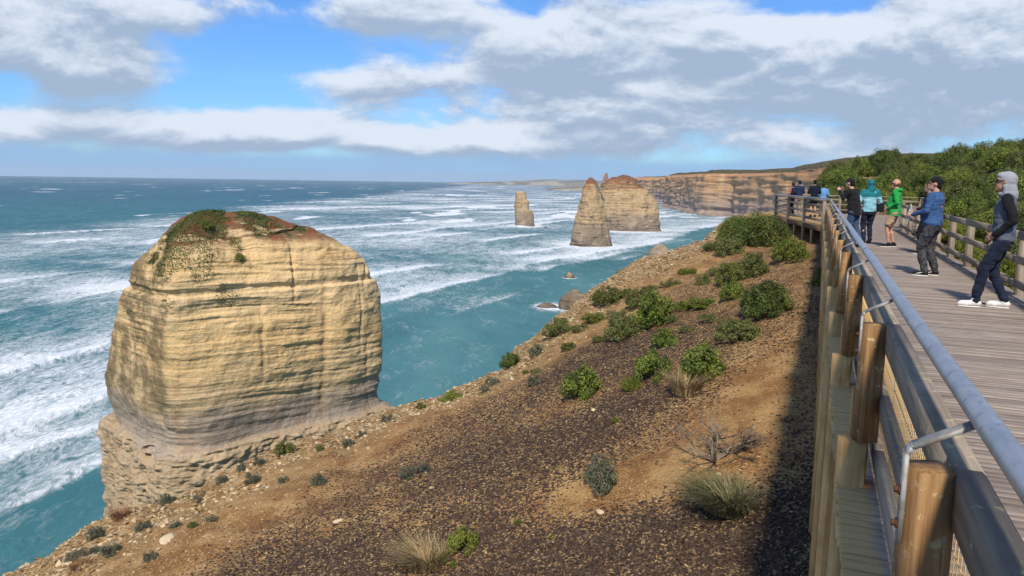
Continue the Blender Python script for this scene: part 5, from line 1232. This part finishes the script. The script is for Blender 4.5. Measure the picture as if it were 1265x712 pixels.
person((p5[0], p5[1], 0.004), a5, 1.78, dict(skin=S_FAIR, stout=1.1, feet=((-.10, .10, 0), (-.18, -.11, 0)), arms=(((.18, .26, 1.24), (.36, .13, 1.42), (.45, -.3, .85), (-.3, .9, .2)), ((.18, -.26, 1.23), (.36, -.10, 1.42), (.45, .3, .85), (-.3, -.9, .2))),
       jacket=C_BLACK, trousers=C_BLUEJ, hair=C_HAIR, cap=C_BLACK, brim=1, shoe=C_BLACK, sole=C_BLACK, hem=.82, lean=.16, head_fwd=.06, seed=51),
       'person in black jacket, black cap and blue jeans at the railing holding up a phone')
q = wpos(p5, a5, 1.78, (.47, .0, 1.50)); mb = MB(); mb.box((0, 0, 0), (.078, .009, .16), None, .003); ph_ = mb.build('phone', M_LENS, None); ph_.location = q; ph_.rotation_euler = (.1, 0, math.pi / 2 - a5 + math.pi / 2); tag(ph_, 'dark smartphone held up to photograph the sea', 'phone')
mb = MB(); mb.tube([(-.02, -.006, .055), (-.02, -.0042, .055)], .009, 10); mb.build('camera_lens', C_BLACK, ph_)
p6 = at_z(1141, 314, 0)
person((p6[0], p6[1], 0.004), R_(-50), 1.70, dict(skin=S_TAN, feet=((.05, .08, 0), (-.03, -.09, 0)), arms=(((-.02, .25, 1.15), (.22, .14, 1.08)), ((-.02, -.25, 1.15), (.22, -.14, 1.08))), jacket=C_BLACK, trousers=C_BLACK, hair=C_HAIR, shoe=C_BLACK, sole=C_WHITE, voxel=.011, seed=61),
       'person in black clothes mostly hidden behind the person in blue')
C_NAVY = cloth('navy_jacket', (0.018, 0.03, 0.075)); C_SKYB = cloth('sky_blue_shirt', (0.13, 0.30, 0.55), contrast=.2)
def far_person(x, Y, az, H, label, **kw):
    q = at_y(x, 240, Y); S = dict(skin=S_FAIR, feet=((.02, .09, 0), (-.03, -.09, 0)), arms=(((.0, .26, 1.15), (.2, .16, 1.12)), ((.0, -.26, 1.15), (.2, -.16, 1.12))), trousers=C_BLACK, shoe=C_BLACK, sole=C_BLACK, voxel=.014, hair=C_HAIR); S.update(kw)
    person((q[0], q[1], 0.004), R_(az), H, S, label)
far_person(979, 38.4, -30, 1.68, 'person in black on the platform with bare forearms raised', jacket=C_BLACK, sleeve=cloth('pink_sleeve', (.42, .14, .13)), seed=71)
far_person(987, 37.6, -10, 1.82, 'person in navy jacket and cap at the platform rail, beside the person in black', jacket=C_NAVY, cap=C_NAVY, seed=72, trousers=cloth('pale_trousers', (.30, .24, .2)))
far_person(1006, 37.2, 10, 1.84, 'person in long dark coat with bare legs on the platform', jacket=cloth('midnight_coat', (.010, .014, .03)), shorts=True, hem=.72, seed=73)
far_person(1017, 37.8, 30, 1.68, 'person in sky blue shirt on the platform', jacket=C_SKYB, trousers=cloth('grey_trousers', (.10, .10, .10)), seed=74)
print('people', round(time.time() - T0, 1))

# ------------------------------------------------------------------ sea haze
mb = MB(); mb.box((0, 0, (SEA - 5 + 60) / 2), (25600, 25600, 60 - (SEA - 5)))
m = bpy.data.materials.new('haze'); m.use_nodes = True; t = NT(m.node_tree)
pvn = t.n('ShaderNodeVolumePrincipled', {'Color': (0.80, 0.88, 1.0, 1), 'Density': 0.00005, 'Anisotropy': 0.0})
t.n('ShaderNodeOutputMaterial', {'Volume': pvn.outputs[0]})
hz = mb.build('haze', m); hz['kind'] = 'stuff'; hz['label'] = 'thin blue sea haze'
print('total', round(time.time() - T0, 1), 'objects', len(bpy.data.objects))
